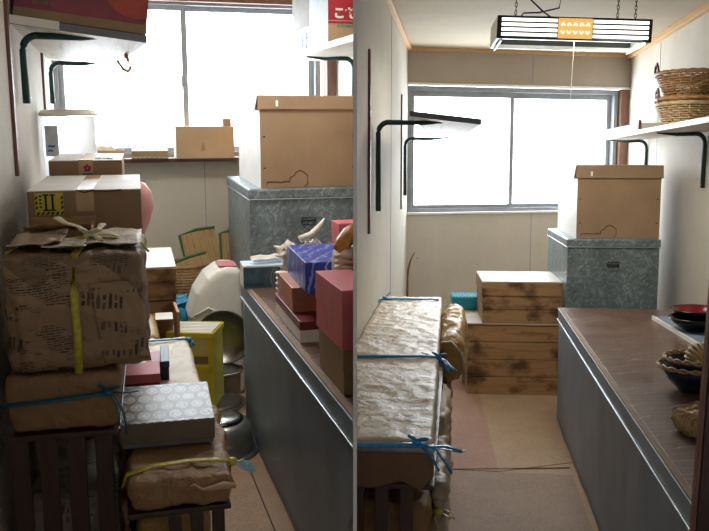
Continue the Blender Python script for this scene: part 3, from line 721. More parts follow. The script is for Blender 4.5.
for zz, nn_ in ((.475, 4), (.455, 3)):
    MB().tube([(.1235*math.cos(rad(-138+6*i)), .1235*math.sin(rad(-138+6*i)), zz+.004*(i%2)) for i in range(nn_)], .0045, 5).build('blue_writing', 'ink_blue', st)
t = thing('L', 'ceramic_pot', 'rounded pink pot mostly hidden behind the striped-mark carton', 'pot', .085, 3.30, .84)
MB().lathe([(0,0),(.04,0),(.035,.08),(.04,.16),(.065,.22),(.082,.28),(.078,.33),(.055,.365),(.03,.375),(.034,.385),(0,.385)], 32).build('body', 'pink_pot', t, smooth=True)
# sill things
t = thing('L', 'open_box', 'small open cardboard tray with a cream lump on the window sill', 'box', .015, 5.36, 1.19, 0)
m = MB().box(-.095,.095,-.06,-.056,0,.055).box(-.095,.095,.056,.06,0,.055).box(-.095,-.091,-.056,.056,0,.055).box(.091,.095,-.056,.056,0,.055).box(-.091,.091,-.056,.056,0,.004)
m.build('box_wall', 'card_light', t, .001)
t = thing('L', 'sea_shell', 'cream shell with brown frilled top sitting in the sill tray', 'shell', 0, 5.36, 1.194)
m = grid_box(.13, .09, .085, .038, .008, .006, 18, 44); m.build('shell_body', 'shell', t, smooth=True)
MB().tube([(-.03,0,.098),(-.015,0,.10),(0,0,.104),(.015,0,.098),(.03,0,.103),(.045,0,.099)], [.004,.008,.005,.009,.006,.004], 8, .8).build('frill', 'salmon', t, smooth=True)
MB().tube([(-.02,0,.07),(-.01,0,.1)], .004, 6).build('stem', 'shell', t)
t = thing('L', 'striped_box', 'flat box with grey diagonal stripes on the window sill', 'gift box', .262, 5.36, 1.19, -3)
cbox(.215, .11, 0, .05).build('base', 'gold_band', t, .002); m = MB().hexa([(-.108,-.062,.0),(.108,-.062,.0),(.108,.05,.072),(-.108,.05,.072),(-.108,-.066,.008),(.108,-.066,.008),(.108,.05,.08),(-.108,.05,.08)]); m.build('lid', 'diag', t, .002)
t = thing('L', 'sill_carton', 'small plain tan carton on the window sill beside the striped box', 'cardboard box', .592, 5.36, 1.19, 0)
cbox(.355, .13, 0, .195).build('body', 'card_light', t, .002); m = MB().box(-.1785,-.175,-.065,.065,0,.195); m.build('side_panel', 'card_white', t)
m = MB().hexa([(-.03,-.0662,.045),(.0,-.0662,.045),(.0,-.065,.045),(-.03,-.065,.045),(-.015,-.0662,.10),(-.01,-.0662,.10),(-.01,-.065,.10),(-.015,-.065,.10)]); m.build('scuff', 'card', t)
solo('L', 'small_box', cbox(.05, .05, 0, .045), 'card_dark', 'tiny brown box on top of the plain sill carton', 'box', .735, 5.37, 1.385, 0, bevel=.002)

# ------------------------------------------------------------------ shelf boxes, left-hand room
t = thing('L', 'gift_box', 'large red patterned gift box on the tilted left shelf', 'gift box', -.290+.01, 3.22, 1.795, 0, roll=6.8)
MB().box(0, .445, 0, .55, 0, .30).build('body', 'red_box', t, .003)
MB().box(.0, .446, -.001, 0, .0, .032).build('gold_band', 'gold_band', t)
def disc(cx, cz, r, z0, x0, x1, inner=0):
    pts = []
    for k in range(49):
        a = 2*PI*k/48; pts.append((min(x1, max(x0, cx+r*math.cos(a))), max(z0, min(.3, cz+r*math.sin(a)))))
    return pts
for cx_, cz_, r in ((.165, .185, .095), (.40, .17, .12)):
    pts = [p for p in disc(cx_, cz_, r, .05, .002, .443)][:-1]
    MB().poly([(a, -.0012, b) for a, b in pts], (0,-.0006,0)).build('printed_circle', 'red_motif', t)
    MB().tube([(a, -.0022, b) for a, b in pts+pts[:1]], .0012, 5).build('circle_outline', 'gold_band', t)
m = MB()
for a in (0, .5, 1.0, 1.5, 2.0, 2.5): m.tube([(.31+.10*math.cos(a)*.9, -.0022, .17+.10*math.sin(a)), (.40+.04*math.cos(a), -.0022, .13)], .0008, 4)
m.build('rays', 'gold_band', t)
text('白呂組合', .018, 'gold_band', t, (.095, -.0015, .056))
# printed carton with red band
t = thing('L', 'printed_carton', 'tan carton with red band and white lettering on the right-hand shelf', 'cardboard box', 1.145, 4.42, 1.823, 0)
MB().box(0, .29, 0, .42, 0, .30).build('body', 'card_light', t, .003)
MB().box(-.0015, 0, 0, .42, .0, .30).build('side_panel', 'pale_card', t)
M['band_red'] = plain('carton_red', (168,40,52), .5)
decal(.0, .29, .100, .30, 0).build('red_band', 'band_red', t)
decal(.0, .29, .113, .117, -.0012, .0006).build('band_line', 'pink_pale', t)
text('こだま', .062, 'card_white', t, (.075, -.0016, .150), bold=.003, align='LEFT', name='white_lettering').location.x = .028
text('KODAMA', .020, 'ink_green', t, (.048, -.0016, .088), bold=.0008, align='LEFT', name='green_lettering')
MB().tube([(-.0025,.13,.235),(-.0025,.13,.27)], .012, 10, 1).build('hand_hole', 'black', t)
t = thing('L', 'printed_carton', 'white carton with blue-grey print at the window end of the right-hand shelf', 'cardboard box', 1.145, 4.86, 1.823, 0)
MB().box(0, .28, 0, .48, 0, .13).build('body', 'pale_card', t, .003)
for (yy, zz, ch, sz) in ((.36,.10,'目',.05), (.20,.10,'ノ',.04), (.16,.04,'登',.04), (.05,.03,'桂',.04), (.28,.03,'口',.03), (.16,.075,'▲',.03), (.05,.07,'桃',.03)):
    text(ch, sz*1.25, 'navy', t, (-.0015, yy, zz), (PI/2, 0, -PI/2), bold=.002, name='printed_character')
flat_box('L', 'carton', 'plain grey carton lying on the white printed carton', 1.15, 4.87, 1.953, 0, .27, .45, .2, 'grey_card', 'grey_card', 'cardboard box')

# ------------------------------------------------------------------ aisle things, left-hand room
# pots
t = thing('L', 'cooking_pot', 'polished steel pot turned upside down on the floor beside the steel chest', 'pot', .425, 3.56, 0)
MB().lathe([(.0,.02),(.14,.012),(.160,.006),(.163,.0),(.165,.006),(.158,.012),(.143,.018),(.142,.07),(.138,.115),(.125,.138),(.10,.148),(0,.150)], 48).build('pot_body', 'pot_steel', t, smooth=True)
MB().lathe([(.085,.150),(.089,.158),(.079,.163),(0,.163)], 40).build('base_disc', 'pot_steel', t, smooth=True)
MB().lathe([(.087,.1495),(.101,.151),(.101,.154),(.087,.157)], 40).build('base_ring', 'lacquer_black', t, smooth=True)
MB().box(-.03,.0,-.02,-.004,.163,.165).build('price_label', 'gold_foil', t)
t = thing('L', 'mixing_bowl', 'wide steel bowl under the yellow plastic case', 'bowl', .425, 3.86, 0)
MB().lathe([(0,0),(.06,0),(.12,.05),(.14,.115),(.155,.12),(.157,.126),(.15,.128),(.138,.122),(.115,.055),(.06,.02),(0,.02)], 48).build('bowl_body', 'pot_steel', t, smooth=True)
MB().lathe([(0,.10),(.135,.122),(.137,.126),(.1,.13),(0,.132)], 48).build('inner_lid', 'pot_dark', t, smooth=True)
# big round pan standing on edge
t = thing('L', 'round_pan', 'large dark round pan propped on edge behind the yellow plastic case', 'pan', .525, 4.12, .0, -14, pitch=-3)
m = MB().lathe([(0,-.02),(.15,-.02),(.155,0),(.165,.06),(.172,.062),(.170,.066),(.160,.064),(.148,-.01),(0,-.012)], 48)
for v in m.bm.verts: v.co = Vector((v.co.x*.80, -v.co.z, v.co.y*.80+.375))
m.build('pan_body', 'pot_dark', t, smooth=True)
t = thing('L', 'cooking_pot', 'deep dark steel pot standing under the round pan', 'pot', .49, 4.10, 0)
MB().lathe([(0,0),(.10,0),(.105,.01),(.108,.19),(.118,.198),(.118,.203),(.10,.205),(0,.215)], 40).build('pot_body', 'pot_dark', t, smooth=True)
MB().lathe([(.104,.203),(.120,.206),(.121,.212),(.104,.214)], 40).build('lid_rim', 'pot_steel', t, smooth=True)
# yellow plastic case
t = thing('L', 'plastic_case', 'yellow plastic case with white ribbed top standing in the narrow aisle', 'plastic case', .362, 3.88, .132, -20)
w2, d2, h2 = .104, .10, .352
m = MB().box(-w2, w2, -d2, d2, 0, .012).box(-w2, -w2+.012, -d2, d2, .012, h2).box(w2-.012, w2, -d2, d2, .012, h2)
m.box(-w2+.012, w2-.012, d2-.01, d2, .012, h2).box(-w2+.012, w2-.012, -d2, -d2+.006, .012, h2); m.build('case_body', 'yellow_pale', t, .006, seg=3)
m = MB().box(-w2-.006, w2+.006, -d2-.008, -d2, h2-.02, h2+.006).box(-w2-.006, w2+.006, d2, d2+.008, h2-.02, h2+.006).box(-w2-.006, -w2, -d2, d2, h2-.02, h2+.006).box(w2, w2+.006, -d2, d2, h2-.02, h2+.006)
m.build('rim', 'yellow_plastic', t, .003)
m = MB().box(-w2, w2, -d2, d2, h2-.004, h2)
for k in range(7): m.box(-w2+.006, w2-.006, -d2+.012+k*.027, -d2+.026+k*.027, h2, h2+.006)
m.build('ribbed_top', 'white_plastic', t, .002)
m = MB().box(-w2-.001, w2+.001, -d2-.003, -d2, .17, .20).box(-.03, -.01, -d2-.003, -d2, .2, h2).box(w2-.02, w2+.001, -d2-.003, -d2, 0, h2)
m.build('front_bands', 'yellow_plastic', t, .001)
m = MB()
for k in range(9): m.box(-.005, w2-.022, -d2-.002, -d2, .25+k*.009, .2525+k*.009)
m.build('grille', 'white_plastic', t)
MB().box(.0, w2-.024, -d2-.0015, -d2, .21, .245).build('label', 'gold_band', t)
# white bin upside down
t = thing('L', 'plastic_bin', 'white plastic bin tipped over between the pan and the straw mats', 'bin', .5, 4.30, 0, 0)
MB().poly([(-.02,0,0),(-.10,0,.30),(-.125,0,.43),(-.085,0,.55),(-.03,0,.63),(.05,0,.685),(.15,0,.675),(.155,0,.10),(.15,0,0)], (0,.30,0)).build('bin_body', 'white_plastic', t, .035, seg=5)
MB().poly([(.035,.04,.686),(.13,.04,.682),(.13,.2,.682),(.035,.2,.686)], (0,0,.003)).build('label_sticker', 'pink_card', t)
MB().tube([(-.105,-.003,.44),(-.03,-.004,.48),(.04,-.004,.44),(.10,-.003,.34),(.14,-.003,.20)], .006, 6, .6).build('moulded_ridge', 'card_white', t, smooth=True)
# woven basket
def wicker_basket(t, prof, n=44, strands=None, r=.0045, mat='wicker', ell=1.0, rim=True, amp=.006, rows=14):
    def P(z):
        for (r0, z0), (r1, z1) in zip(prof, prof[1:]):
            if z <= z1: return r0+(r1-r0)*(z-z0)/(z1-z0)
        return prof[-1][0]
    z0, z1 = prof[0][1], prof[-1][1]
    m = MB()
    for k in range(rows):
        z = z0+.006+(z1-z0-.01)*k/(rows-1); R_ = P(z); pts = []
        for i in range(n+1):
            a = 2*PI*i/n; rr = R_+amp*(1 if (i+k) % 2 else -1)*.5
            pts.append((rr*math.cos(a), ell*rr*math.sin(a), z))
        m.tube(pts, r, 5, .9, cap=False)
    m.build('woven_side', mat, t, smooth=True)
    m = MB()
    for i in range(0, n, 2):
        a = 2*PI*i/n; m.tube([((P(z)+0)*math.cos(a), ell*P(z)*math.sin(a), z) for z in (z0, (z0+z1)/2, z1)], r*.8, 5)
    m.build('stakes', mat, t, smooth=True)
    if rim:
        m = MB(); pts = [(P(z1)*math.cos(2*PI*i/40), ell*P(z1)*math.sin(2*PI*i/40), z1+.003*(i % 2)) for i in range(41)]
        m.tube(pts, r*2.0, 7, 1, cap=False); m.build('rim', mat, t, smooth=True)
    bf = MB().lathe([(0, z0), (P(z0), z0), (P(z0), z0+.006), (0, z0+.006)], n).build('basket_floor', mat, t)
    for v in bf.data.vertices: v.co.y *= ell
t = thing('L', 'wicker_basket', 'dark wicker basket between the plank box and the straw mats', 'basket', .42, 5.12, 0, 0)
wicker_basket(t, [(.09,0),(.15,.57)], 36, r=.006, rows=34)
# blue bag
t = thing('L', 'plastic_bag', 'crumpled sky-blue plastic bag behind the yellow case', 'bag', .345, 4.66, 0, 0)
grid_box(.13, .2, .44, .04, .012, .014, 12, 51, bulge=.01).build('bag_body', 'blue_bag', t, smooth=True)
sheet(t, (.0,-.05,.44), (.10,0,.02), (0,.08,.03), 'blue_bag', 5, .05, name='bag_flap')
# wood strip
solo('L', 'wooden_strip', MB().box(-.006,.006,-.1,.1,0,.64), 'trim_wood', 'thin orange wooden slat standing beside the plank box', 'wood strip', .262, 3.66, 0, 0, bevel=.001)
solo('L', 'paper_sheet', MB().box(-.035,.035,-.06,.06,0,.002), 'card_white', 'small white paper on the parcel beside the plank box', 'paper', .20, 3.5, .64, -3)
solo('L', 'kraft_parcel', grid_box(.2,.4,.64,.02,.03,.004,9,61), 'kraft_gold', 'tan parcel standing between the cream parcel and the plank box', 'wrapped parcel', .07, 3.40, 0, -1, smooth=True)
# straw mats folded, green bound edges
def mat_panel(label, x, y, yaw, w, h, lean, pitch):
    t = thing('L', 'straw_mat', label, 'straw mat', x, y, 0, yaw, 'green-bound straw mats against the back wall', roll=lean, pitch=pitch)
    wp = MB().box(-w/2, w/2, 0, .012, 0, h).build('woven_panel', 'straw', t, .003)
    MB().tube([(-w/2, .006, 0), (-w/2, .006, h), (0, .006, h+.012), (w/2, .006, h)], .010, 7).build('green_edge', 'green_binding', t, smooth=True)
    m = MB()
    for k in range(1, 6): m.box(-w/2+w*k/6-.0012, -w/2+w*k/6+.0012, -.001, 0, 0, h)
    m.build('stitching', 'wicker', wp)
mat_panel('nearer straw mat with green edge, folded beside the white bin', .645, 5.02, -10, .25, .64, -20, -3)
mat_panel('farther straw mat with green edge, tallest against the back wall', .675, 5.22, -6, .22, .76, -12, -3)
mat_panel('narrow straw mat with green edge, next to the metal trunk', .735, 5.12, -4, .10, .745, -3, -3)

# ------------------------------------------------------------------ gift boxes on the left-hand chest
cx, cy = corner(.557, 3.66, .205, .16, -3)
t = thing('L', 'tissue_box', 'flat pale blue box with dark printed front at the far end of the chest', 'box', cx, cy, .70, -3)
cbox(.205, .14, 0, .102).build('body', 'card_white', t, .002)
M['box_teal'] = plain('teal_print', (70,106,122), .5, 0, .15, 30); M['pale_blue'] = plain('pale_blue_print', (178,206,228), .45, 0, .08, 40)
decal(-.101, .101, .002, .094, -.07).build('printed_front', 'box_teal', t)
MB().box(-.10,.10,-.065,.065,.102,.103).build('printed_top', 'pale_blue', t)
m = MB()
for r_a in (.03, .042, .054, .066):
    m.tube([(.105-r_a*math.cos(a)*1.0+ -.0 + (-.02), -.0716, .045+r_a*math.sin(a)) for a in [(-1.0+.2*i)*.75 for i in range(11)]], .0016, 4)
m.build('rings', 'card_light', t)
text('Thermo x', .020, 'black', t, (-.05, -.0716, .018))
t = thing('L', 'folded_papers', 'loose white papers lying on the pale blue box', 'papers', cx+.02, cy, .806, 10)
sheet(t, (.0,.0,.006), (.16,0,.0), (.0,.05,.01), 'card_white', 2, .03, name='paper_leaf')
flat_box('L', 'maroon_box', 'maroon and white flat box at the bottom of the gift box stack', .600, 2.72, .70, -1, .20, .48, .075, 'card_white', 'maroon', 'gift box', body_h=.045)
flat_box('L', 'salmon_box', 'salmon brown box under the blue gift box', .604, 2.86, .775, -2, .17, .30, .088, 'salmon', 'salmon', 'gift box')
t = flat_box('L', 'blue_box', 'royal blue gift box with pale feather pattern', .628, 2.75, .863, -3, .20, .40, .108, 'blue_box', 'blue_box', 'gift box', body_h=.02)
m = MB()
for a, b in ((-.07,.04),(-.02,.06),(.03,.03),(.07,.065)):
    for q in range(3): m.tube([(a+q*.008, -.2012, b-.02), (a+q*.008+.006, -.2016, b), (a+q*.008+.02, -.2012, b+.015)], .0014, 4)
m.build('feather_print', 'pale_blue', t)
flat_box('L', 'pink_box', 'tall dusty pink box at the near end of the chest', .585, 2.13, .835, 0, .11, .30, .168, 'pink_card', 'pink_card', 'gift box')
flat_box('L', 'small_carton', 'small tan carton directly under the tall dusty pink box', .597, 2.16, .70, 0, .15, .28, .135, 'card', 'card', 'cardboard box')
flat_box('L', 'pink_box', 'pink box upright behind the blue gift box, at the panel edge', .895, 3.30, .70, 0, .15, .12, .325, 'pink_card', 'pink_card', 'gift box')
t = thing('L', 'crumpled_paper', 'crumpled white paper sticking up behind the blue gift box', 'paper', .78, 3.42, .70)
grid_box(.22, .08, .235, .03, .010, .03, 14, 71).build('paper_mass', 'white_cloth', t, smooth=True)
MB().tube([(-.02,0,.25),(.03,0,.27),(.07,0,.31),(.085,0,.335)], [.03,.024,.018,.004], 8, .5).build('paper_tip', 'white_cloth', t, smooth=True)
t = thing('L', 'cup_stack', 'stack of small white cups between the boxes on the chest', 'cups', .665, 3.34, .70)
m = MB()
for k in range(6): m.lathe([(0,.022*k),(.02,.022*k),(.026,.022*k+.018),(.026,.022*k+.021),(0,.022*k+.021)], 20)
m.build('cup_stack', 'white_plastic', t, smooth=True)
t = thing('L', 'woven_ball', 'white cord-wrapped bundle with gold cloth above the tall pink box', 'bundle', .715, 2.53, .70)
grid_box(.09, .12, .36, .03, .010, .004, 12, 75).build('bundle_body', 'white_cloth', t, smooth=True)
m = MB()
for k in range(9): m.tube([(-.050,-.04,.19+.018*k),(-.035,-.064,.195+.018*k),(.0,-.068,.19+.018*k),(.045,-.065,.20+.018*k)], .008, 6)
m.build('cord', 'shell', t, smooth=True)
MB().tube([(-.04,-.02,.345),(-.02,-.02,.37),(.01,0,.40),(.03,0,.43)], [.02,.03,.03,.008], 8, .8).build('gold_cloth', 'gold_foil', t, smooth=True)

# ------------------------------------------------------------------ right-hand room: blue-tied bundle stack
t = thing('R', 'kraft_bundle', 'long pale kraft-wrapped bundle tied with blue tape', 'wrapped parcel', -.245, 3.52, .70)
m = grid_box(.372, 2.56, .125, .016, .016, .0042, 9, 81)
for v in m.bm.verts:          # it narrows a little towards the window and hangs at the front
    f = (v.co.y+1.28)/2.56
    if v.co.x > 0: v.co.x -= .03*f*v.co.x/.186
    if v.co.y < -1.2 and v.co.z < .06: v.co.y += .02
m.build('paper_wrap', 'kraft_pale', t, smooth=True)
strap([(-.19,-1.284,.10),(-.1,-1.288,.104),(.0,-1.288,.108),(.1,-1.288,.112),(.17,-1.285,.115)], t, 'tape_blue', .013)
knot(t, (.14,-1.288,.122), 'tape_blue', [[(.19,-1.30,.11),(.215,-1.30,.075),(.235,-1.30,.045)], [(.18,-1.30,.115),(.22,-1.30,.118),(.262,-1.30,.105)], [(.18,-1.30,.09),(.2,-1.30,.05)]], .008)
knot(t, (.18,-1.288,.108), 'tape_pale', [[(.215,-1.295,.108),(.255,-1.29,.10),(.27,-1.29,.105)]], .005, False)
strap([(-.19,-.30,.127),(-.05,-.30,.130),(.05,-.29,.130),(.13,-.27,.129),(.17,-.26,.124),(.182,-.26,.09)], t, 'tape_blue', .010)
knot(t, (.172,-.27,.126), 'tape_blue', [[(.2,-.30,.12),(.225,-.33,.10),(.245,-.34,.09)], [(.2,-.32,.115),(.215,-.36,.09)], [(.12,-.25,.134),(.11,-.24,.136)]], .007)
strap([(-.19,1.12,.125),(-.1,1.12,.130),(.0,1.12,.130),(.1,1.13,.130),(.14,1.13,.128)], t, 'tape_blue', .010)
knot(t, (-.16,1.13,.132), 'tape_blue', [[(-.14,1.14,.15),(-.13,1.16,.16)], [(-.18,1.08,.135),(-.186,1.0,.13)]], .006, False)
M['shaded_wrap'] = kraft('shaded_brown_wrap', (112,86,60), .6, .6)  # brown paper, darkened so its colour carries the shade of the bundle's front
MB().poly([(-.19,-1.292,.088),(.184,-1.292,.094),(.188,-1.288,.03),(.15,-1.286,-.012),(.10,-1.286,.012),(.02,-1.286,-.010),(-.19,-1.286,.004)], (0,-.006,0)).build('shaded_underwrap', 'shaded_wrap', t, .002)  # under-paper sheet over the front face, with that shade in its colour
# hanging paper underside of the front
t = thing('R', 'kraft_parcel', 'brown kraft parcel sagging under the front end of the blue-tied bundle', 'wrapped parcel', -.245, 2.36, .7)
ROOTS.pop(); bpy.data.objects.remove(t)
t = bundle('R', 'waxed_paper_parcel', 'shiny golden paper parcel bulging from the side of the bundle stack', -.085, 3.72, .59, 0, .118, .95, .225, 'kraft_gold', r=.06, res=.014, amp=.010, fs=9, seed=83)
MB().tube([(-.05,-.46,.19),(.0,-.48,.20),(.04,-.47,.15),(.06,-.45,.06),(.055,-.43,.0)], [.006,.012,.014,.012,.006], 7, .5).build('folded_edge', 'kraft_pale', t, smooth=True)
bundle('R', 'kraft_parcel', 'crumpled kraft parcel standing inside the slatted rack', -.41, 2.32, 0, 0, .34, .7, .62, 'kraft', r=.03, res=.018, amp=.012, fs=10, seed=85)
bundle('R', 'kraft_parcel', 'silvery crumpled paper parcel at the aisle side of the rack', -.16, 3.1, .0, 0, .135, .55, .64, 'kraft_pale', r=.03, res=.018, amp=.014, fs=11, seed=86)
bundle('R', 'kraft_parcel', 'brown crumpled parcel at the far end of the rack', -.25, 3.75, .0, 0, .22, .9, .58, 'kraft_dark', r=.03, res=.02, amp=.012, fs=10, seed=87)
bundle('R', 'newspaper_bundle', 'pale newspaper roll tied with yellow tape beside the rack front', -.075, 2.45, .0, 0, .05, .5, .62, 'news_pale', cat='newspaper bundle', r=.02, res=.016, amp=.008, fs=12, seed=88)
t = ROOTS[-1]
strap([(-.03,-.262,.50),(-.01,-.268,.53),(.01,-.268,.45),(.018,-.268,.3),(.02,-.262,.05)], t, 'tape_yellow', .005)
knot(t, (.0,-.268,.545), 'tape_yellow', [[(.02,-.275,.555),(.045,-.28,.545),(.05,-.28,.53),(.03,-.28,.535),(.01,-.275,.545)]], .003, False)
flat_box('R', 'red_box', 'narrow red box on the floor left of the large plank box', -.02, 6.42, 0, 0, .085, .3, .26, 'red', 'maroon', 'box')
flat_box('R', 'teal_box', 'narrow teal box stacked on the red box behind the golden parcel', -.03, 6.42, .26, 0, .085, .3, .17, 'teal_label', 'teal_label', 'box')
solo('R', 'bent_board', MB().tube([(-.41,0,0),(-.41,0,.6),(-.405,0,.72),(-.385,0,.80),(-.355,0,.86)], [.009,.009,.009,.007,.004], 6), 'brown_wood', 'thin curved brown strip leaning in the far left corner', 'wood strip', 0, 6.85, 0, 0, smooth=True)

# ------------------------------------------------------------------ right-hand room: chest-top things
def bowl(room, name, label, x, y, z, r, h, mat_in, mat_out, roll=0, group=None):
    t = thing(room, name, label, 'bowl', x, y, z, 0, group, roll=roll)
    MB().lathe([(0,0),(r*.45,0),(r*.85,h*.55),(r,h),(r*.97,h+.003)], 40).build('outside', mat_out, t, smooth=True)
    MB().lathe([(r*.97,h+.003),(r*.92,h*.9),(r*.78,h*.55),(r*.4,.008),(0,.007)], 40).build('inside', mat_in, t, smooth=True)
    MB().lathe([(r*.96,h),(r*1.0,h+.004),(r*1.02,h)], 40).build('rim', mat_out, t, smooth=True)
    return t
t = thing('R', 'flat_tray', 'white-edged grey tray under the lacquer bowls', 'tray', 1.28, 4.5, .70, 4)
MB().box(-.16,.12,-.5,.4,0,.02).build('tray_body', 'steel', t, .003); MB().box(-.168,-.16,-.502,.4,.0,.024).build('tray_edge', 'card_white', t, .001)
bowl('R', 'lacquer_bowl', 'black lacquer bowl holding the red lacquer bowl', 1.225, 4.50, .72, .14, .065, 'lacquer_black', 'lacquer_black')
bowl('R', 'lacquer_bowl', 'wide red lacquer bowl on the grey tray at the right edge', 1.235, 4.52, .765, .135, .06, 'lacquer_red', 'lacquer_black')
t = thing('R', 'woven_basket', 'dark blue basket with pale woven rims near the right edge of the chest', 'basket', .905, 3.34, .70, 0)
MB().lathe([(0,0),(.05,0),(.10,.05),(.125,.10),(.12,.10),(.09,.05),(0,.01)], 36).build('basket_body', 'blue_enamel', t, smooth=True)
for zz, rr, sx in ((.10, .128, 0), (.13, .115, .01)):
    m = MB(); 
    for q in range(2):
        m.tube([(sx+(rr+.006*math.sin(9*a+PI*q))*math.cos(a), (rr+.006*math.sin(9*a+PI*q))*math.sin(a), zz+.006*math.cos(9*a+PI*q)) for a in [2*PI*i/60 for i in range(61)]], .005, 5, 1, cap=False)
    m.build('woven_rim', 'wicker_pale', t, smooth=True)
t = bowl('R', 'enamel_bowl', 'dark blue bowl stacked inside the woven-rimmed basket', 0.91, 3.34, .745, .105, .075, 'blue_enamel', 'blue_enamel')
t = thing('R', 'wicker_ball', 'pale twisted wicker coil inside the dark blue bowl', 'wicker coil', .93, 3.32, .775, 0)
m = MB()
for k in range(9):
    a0 = k*.7; m.tube([(.06*math.cos(a)*math.cos(a0)*1.0, .06*math.sin(a), .06+.055*math.cos(a)*math.sin(a0)) for a in [2*PI*i/28 for i in range(29)]], .007, 6, 1, cap=False)
m.build('coil', 'wicker_pale', t, smooth=True)
t = thing('R', 'straw_bundle', 'golden straw bundle with a pale binding at the near edge of the chest', 'straw bundle', .80, 2.80, .70, 20)
grid_box(.17, .12, .085, .03, .008, .008, 20, 91, bulge=.01).build('straw_body', 'straw', t, smooth=True)
m = MB()
for k in range(22):
    a = random.random(); m.tube([(-.085,-.06+.12*a,.04+.04*random.random()),(0,-.066+.12*a,.086+.01*random.random()),(.085,-.06+.12*a,.05)], .0022, 4)
m.build('loose_straws', 'wicker_pale', t)
t = thing('R', 'door_post', 'dark wooden post at the lower right corner in front of the chest', 'post', .519, 1.95, 0, 0, roll=1.6)
MB().box(.012, .07, 0, .03, 0, 1.7).build('post_board', 'dark_wood', t, .003)
MB().box(.004, .012, .004, .03, 0, 1.7).build('post_bead', 'brown_wood', t, .002)

# ------------------------------------------------------------------ baskets and book on the right-hand shelf
def shelf_basket(label, x, y, z, r0, r1, h, pale, inner=True):
    t = thing('R', 'wicker_basket', label, 'basket', x, y, z, 0, 'wicker baskets on the long shelf')
    wicker_basket(t, [(r0,0),(r1,h)], 36, r=.0062, mat=pale, ell=1.2, rows=10, amp=.014)
    m = MB()
    m.tube([(-r1+.0,.0-.05,h),(-r1-.005,-.04,h+.045),(-r1,.0,h+.062),(-r1,.04,h+.045),(-r1,.05,h)], .007, 7)
    m.build('handle', 'sill_wood', t, smooth=True)
    return t
shelf_basket('bottom wicker basket of the pile on the long shelf', 1.31, 5.25, 1.79, .115, .165, .125, 'wicker_pale')
shelf_basket('middle wicker basket, nested in the pile on the long shelf', 1.31, 5.25, 1.895, .12, .165, .05, 'wicker')
shelf_basket('top wicker basket of the pile, with a dark looped handle', 1.30, 5.20, 1.955, .11, .175, .13, 'wicker')
t = thing('R', 'paper_bundle', 'white bound papers lying at the window end of the long shelf', 'papers', 1.235, 6.30, 1.79, 1)
MB().box(-.10,.06,-.55,.55,0,.045).build('paper_block', 'card_white', t, .004)
MB().box(-.104,-.085,-.556,-.545,-.0,.062).build('dark_end', 'brown_wood', t, .002)

# ------------------------------------------------------------------ ceiling lamp
t = thing('R', 'hanging_lamp', 'hanging fluorescent lamp with white louvres and amber centre panel', 'ceiling lamp', .176, 4.5, 2.208, 3, roll=2.2)
Wd, Dp, Hh = .775, .40, .115
MB().box(0, Wd, 0, .02, 0, Hh).build('front_panel', 'lamp_body', t, .003)
MB().box(0, Wd, Dp-.02, Dp, .02, Hh).build('back_panel', 'lamp_body', t, .003)
for x0 in (0, Wd-.014): MB().box(x0, x0+.014, .02, Dp-.02, .0, Hh).build('end_panel', 'lamp_white', t, .002)
MB().box(.014, Wd-.014, .02, Dp-.02, Hh-.01, Hh).build('reflector', 'lamp_white', t)
for xa, xb in ((.022, .302), (.482, .757)):
    for k in range(4): MB().box(xa, xb, -.004, .0, .014+k*.0245, .029+k*.0245).build('lit_louvre', 'lamp_glow', t, .001)
ap = MB().box(.306, .478, -.005, 0, .008, .108).build('amber_panel', 'lamp_amber_glow', t, .001)
for k in range(5):
    for s, zz in ((1, .078), (-1, .038)):
        xx = .33+k*.031
        MB().tube([(xx-.009,-.0062,zz-s*.006),(xx,-.0062,zz+s*.006),(xx+.009,-.0062,zz-s*.006)], .0025, 5).build('chevron', 'lamp_glow', ap)
for yy in (.10, .28): MB().tube([(.04,yy,.05),(Wd-.04,yy,.05)], .014, 12).build('tube', 'lamp_glow', t, smooth=True)
MB().box(0, Wd, Dp-.035, Dp, .0, .02).build('lower_rail', 'lamp_white', t, .002); MB().box(.25, .50, .16, .22, .03, .06).build('ballast', 'lamp_white', t, .003)
for xx in (.02, Wd-.03): MB().box(xx, xx+.01, .0, Dp, -.012, .0).build('lower_end_rail', 'lamp_white', t, .001)
MB().tube([(.40,.05,.0),(.40,.05,-.30)], .0016, 5).build('pull_cord', 'white_plastic', t)
for xx, yy in ((.62,.1),(.71,.1),(.10,.1)):
    m = MB()
    for k in range(9):
        z = Hh+.0+k*.020
        m.tube([(xx+(.006 if k%2 else 0)*math.cos(a), yy+(0 if k%2 else .006)*math.cos(a), z+.011+.014*math.sin(a)) for a in [2*PI*i/8 for i in range(9)]], .0018, 4, cap=False)
    m.build('chain', 'lamp_body', t)
MB().tube([(.12,.1,Hh),(.14,.1,Hh+.03),(.22,.1,Hh+.035),(.32,.1,Hh+.06),(.33,.1,Hh+.12),(.26,.1,Hh+.17)], .0045, 6).build('cable', 'cable', t, smooth=True)
MB().tube([(.30,.1,Hh),(.24,.1,Hh+.04),(.17,.1,Hh+.10),(.12,.1,Hh+.17)], .0045, 6).build('cable', 'cable', t, smooth=True)

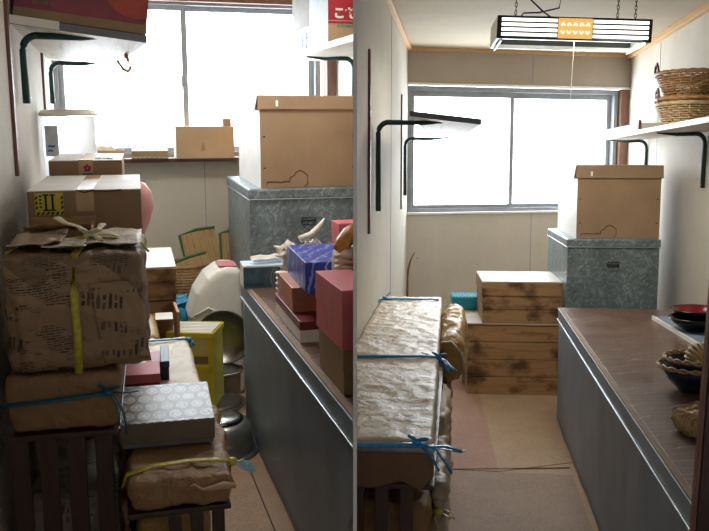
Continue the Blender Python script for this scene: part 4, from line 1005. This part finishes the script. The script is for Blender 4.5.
# ------------------------------------------------------------------ cut what meets the dividing panel
bpy.context.view_layer.update()
def tree(o):
    yield o
    for c in o.children: yield from tree(c)
for root in ROOTS:
    cut = []; sgn = 1 if root['side'] == 'L' else -1
    del root['side']
    for o in tree(root):
        if o.type != 'MESH': continue
        mw = o.matrix_world; me = o.data
        co = PNORM*(-sgn*.0045)
        d = [sgn*((mw @ v.co)-co).dot(PNORM) for v in me.vertices]
        if not d or max(d) < 0: continue
        if me.users > 1: o.data = me = me.copy()
        if min(d) >= 0: cut.append(o); continue
        bm = bmesh.new(); bm.from_mesh(me); inv = mw.inverted()
        lc = inv @ co; ln = (mw.to_3x3().transposed() @ (PNORM*sgn)).normalized()
        r = bmesh.ops.bisect_plane(bm, geom=bm.verts[:]+bm.edges[:]+bm.faces[:], dist=1e-6, plane_co=lc, plane_no=ln, clear_outer=True)
        ed = [e for e in r['geom_cut'] if isinstance(e, bmesh.types.BMEdge)]
        if ed:
            try: bmesh.ops.holes_fill(bm, edges=ed, sides=0)
            except Exception: pass
        bmesh.ops.recalc_face_normals(bm, faces=bm.faces[:])
        bm.to_mesh(me); bm.free()
    for o in cut: bpy.data.objects.remove(o)

# ------------------------------------------------------------------ daylight
wd = bpy.data.worlds.new('sky'); bpy.context.scene.world = wd; wd.use_nodes = True
nt = wd.node_tree; bg = nt.nodes['Background']
tc = nt.nodes.new('ShaderNodeTexCoord'); sp = nt.nodes.new('ShaderNodeSeparateXYZ'); rp = nt.nodes.new('ShaderNodeValToRGB')
nt.links.new(tc.outputs['Generated'], sp.inputs[0]); nt.links.new(sp.outputs[1], rp.inputs[0])
e = rp.color_ramp.elements; e[0].position = .0; e[0].color = (.034, .034, .036, 1); e[1].position = .25; e[1].color = (.90, .96, 1, 1)
nt.links.new(rp.outputs[0], bg.inputs[0]); bg.inputs[1].default_value = 5.2
def portal(room, x, y, z, sx, sz, yaw):
    l = bpy.data.lights.new('window_daylight', 'AREA'); l.shape = 'RECTANGLE'; l.size = sx; l.size_y = sz; l.cycles.is_portal = True
    o = bpy.data.objects.new('window_daylight', l); C.objects.link(o)
    o.matrix_world = ROOM[room] @ Matrix.Translation((x, y, z)) @ Matrix.Rotation(rad(yaw), 4, 'Z') @ Matrix.Rotation(-PI/2, 4, 'X')
portal('L', .55, 5.66, 1.67, 1.7, 1.0, 0)
ca, sa = math.cos(rad(ang)), math.sin(rad(ang))
portal('R', -.43+ca*1.0-sa*.16, 7.0+sa*1.0+ca*.16, 1.69, 1.95, 1.05, ang)
def lamp_light(room, x, y, z, power):
    l = bpy.data.lights.new('ceiling_lamp_light', 'AREA'); l.shape = 'RECTANGLE'; l.size = .7; l.size_y = .35; l.energy = power; l.color = (1, .96, .88)
    o = bpy.data.objects.new('ceiling_lamp_light', l); C.objects.link(o); o.matrix_world = local(room, x, y, z)
lamp_light('R', .56, 4.7, 2.195, 6)
lamp_light('L', .42, 3.7, 2.3, 6)
vs = bpy.context.scene.view_settings
vs.view_transform = 'Standard'; vs.look = 'None'; vs.gamma = 1; vs.use_curve_mapping = False; vs.exposure = 1.5
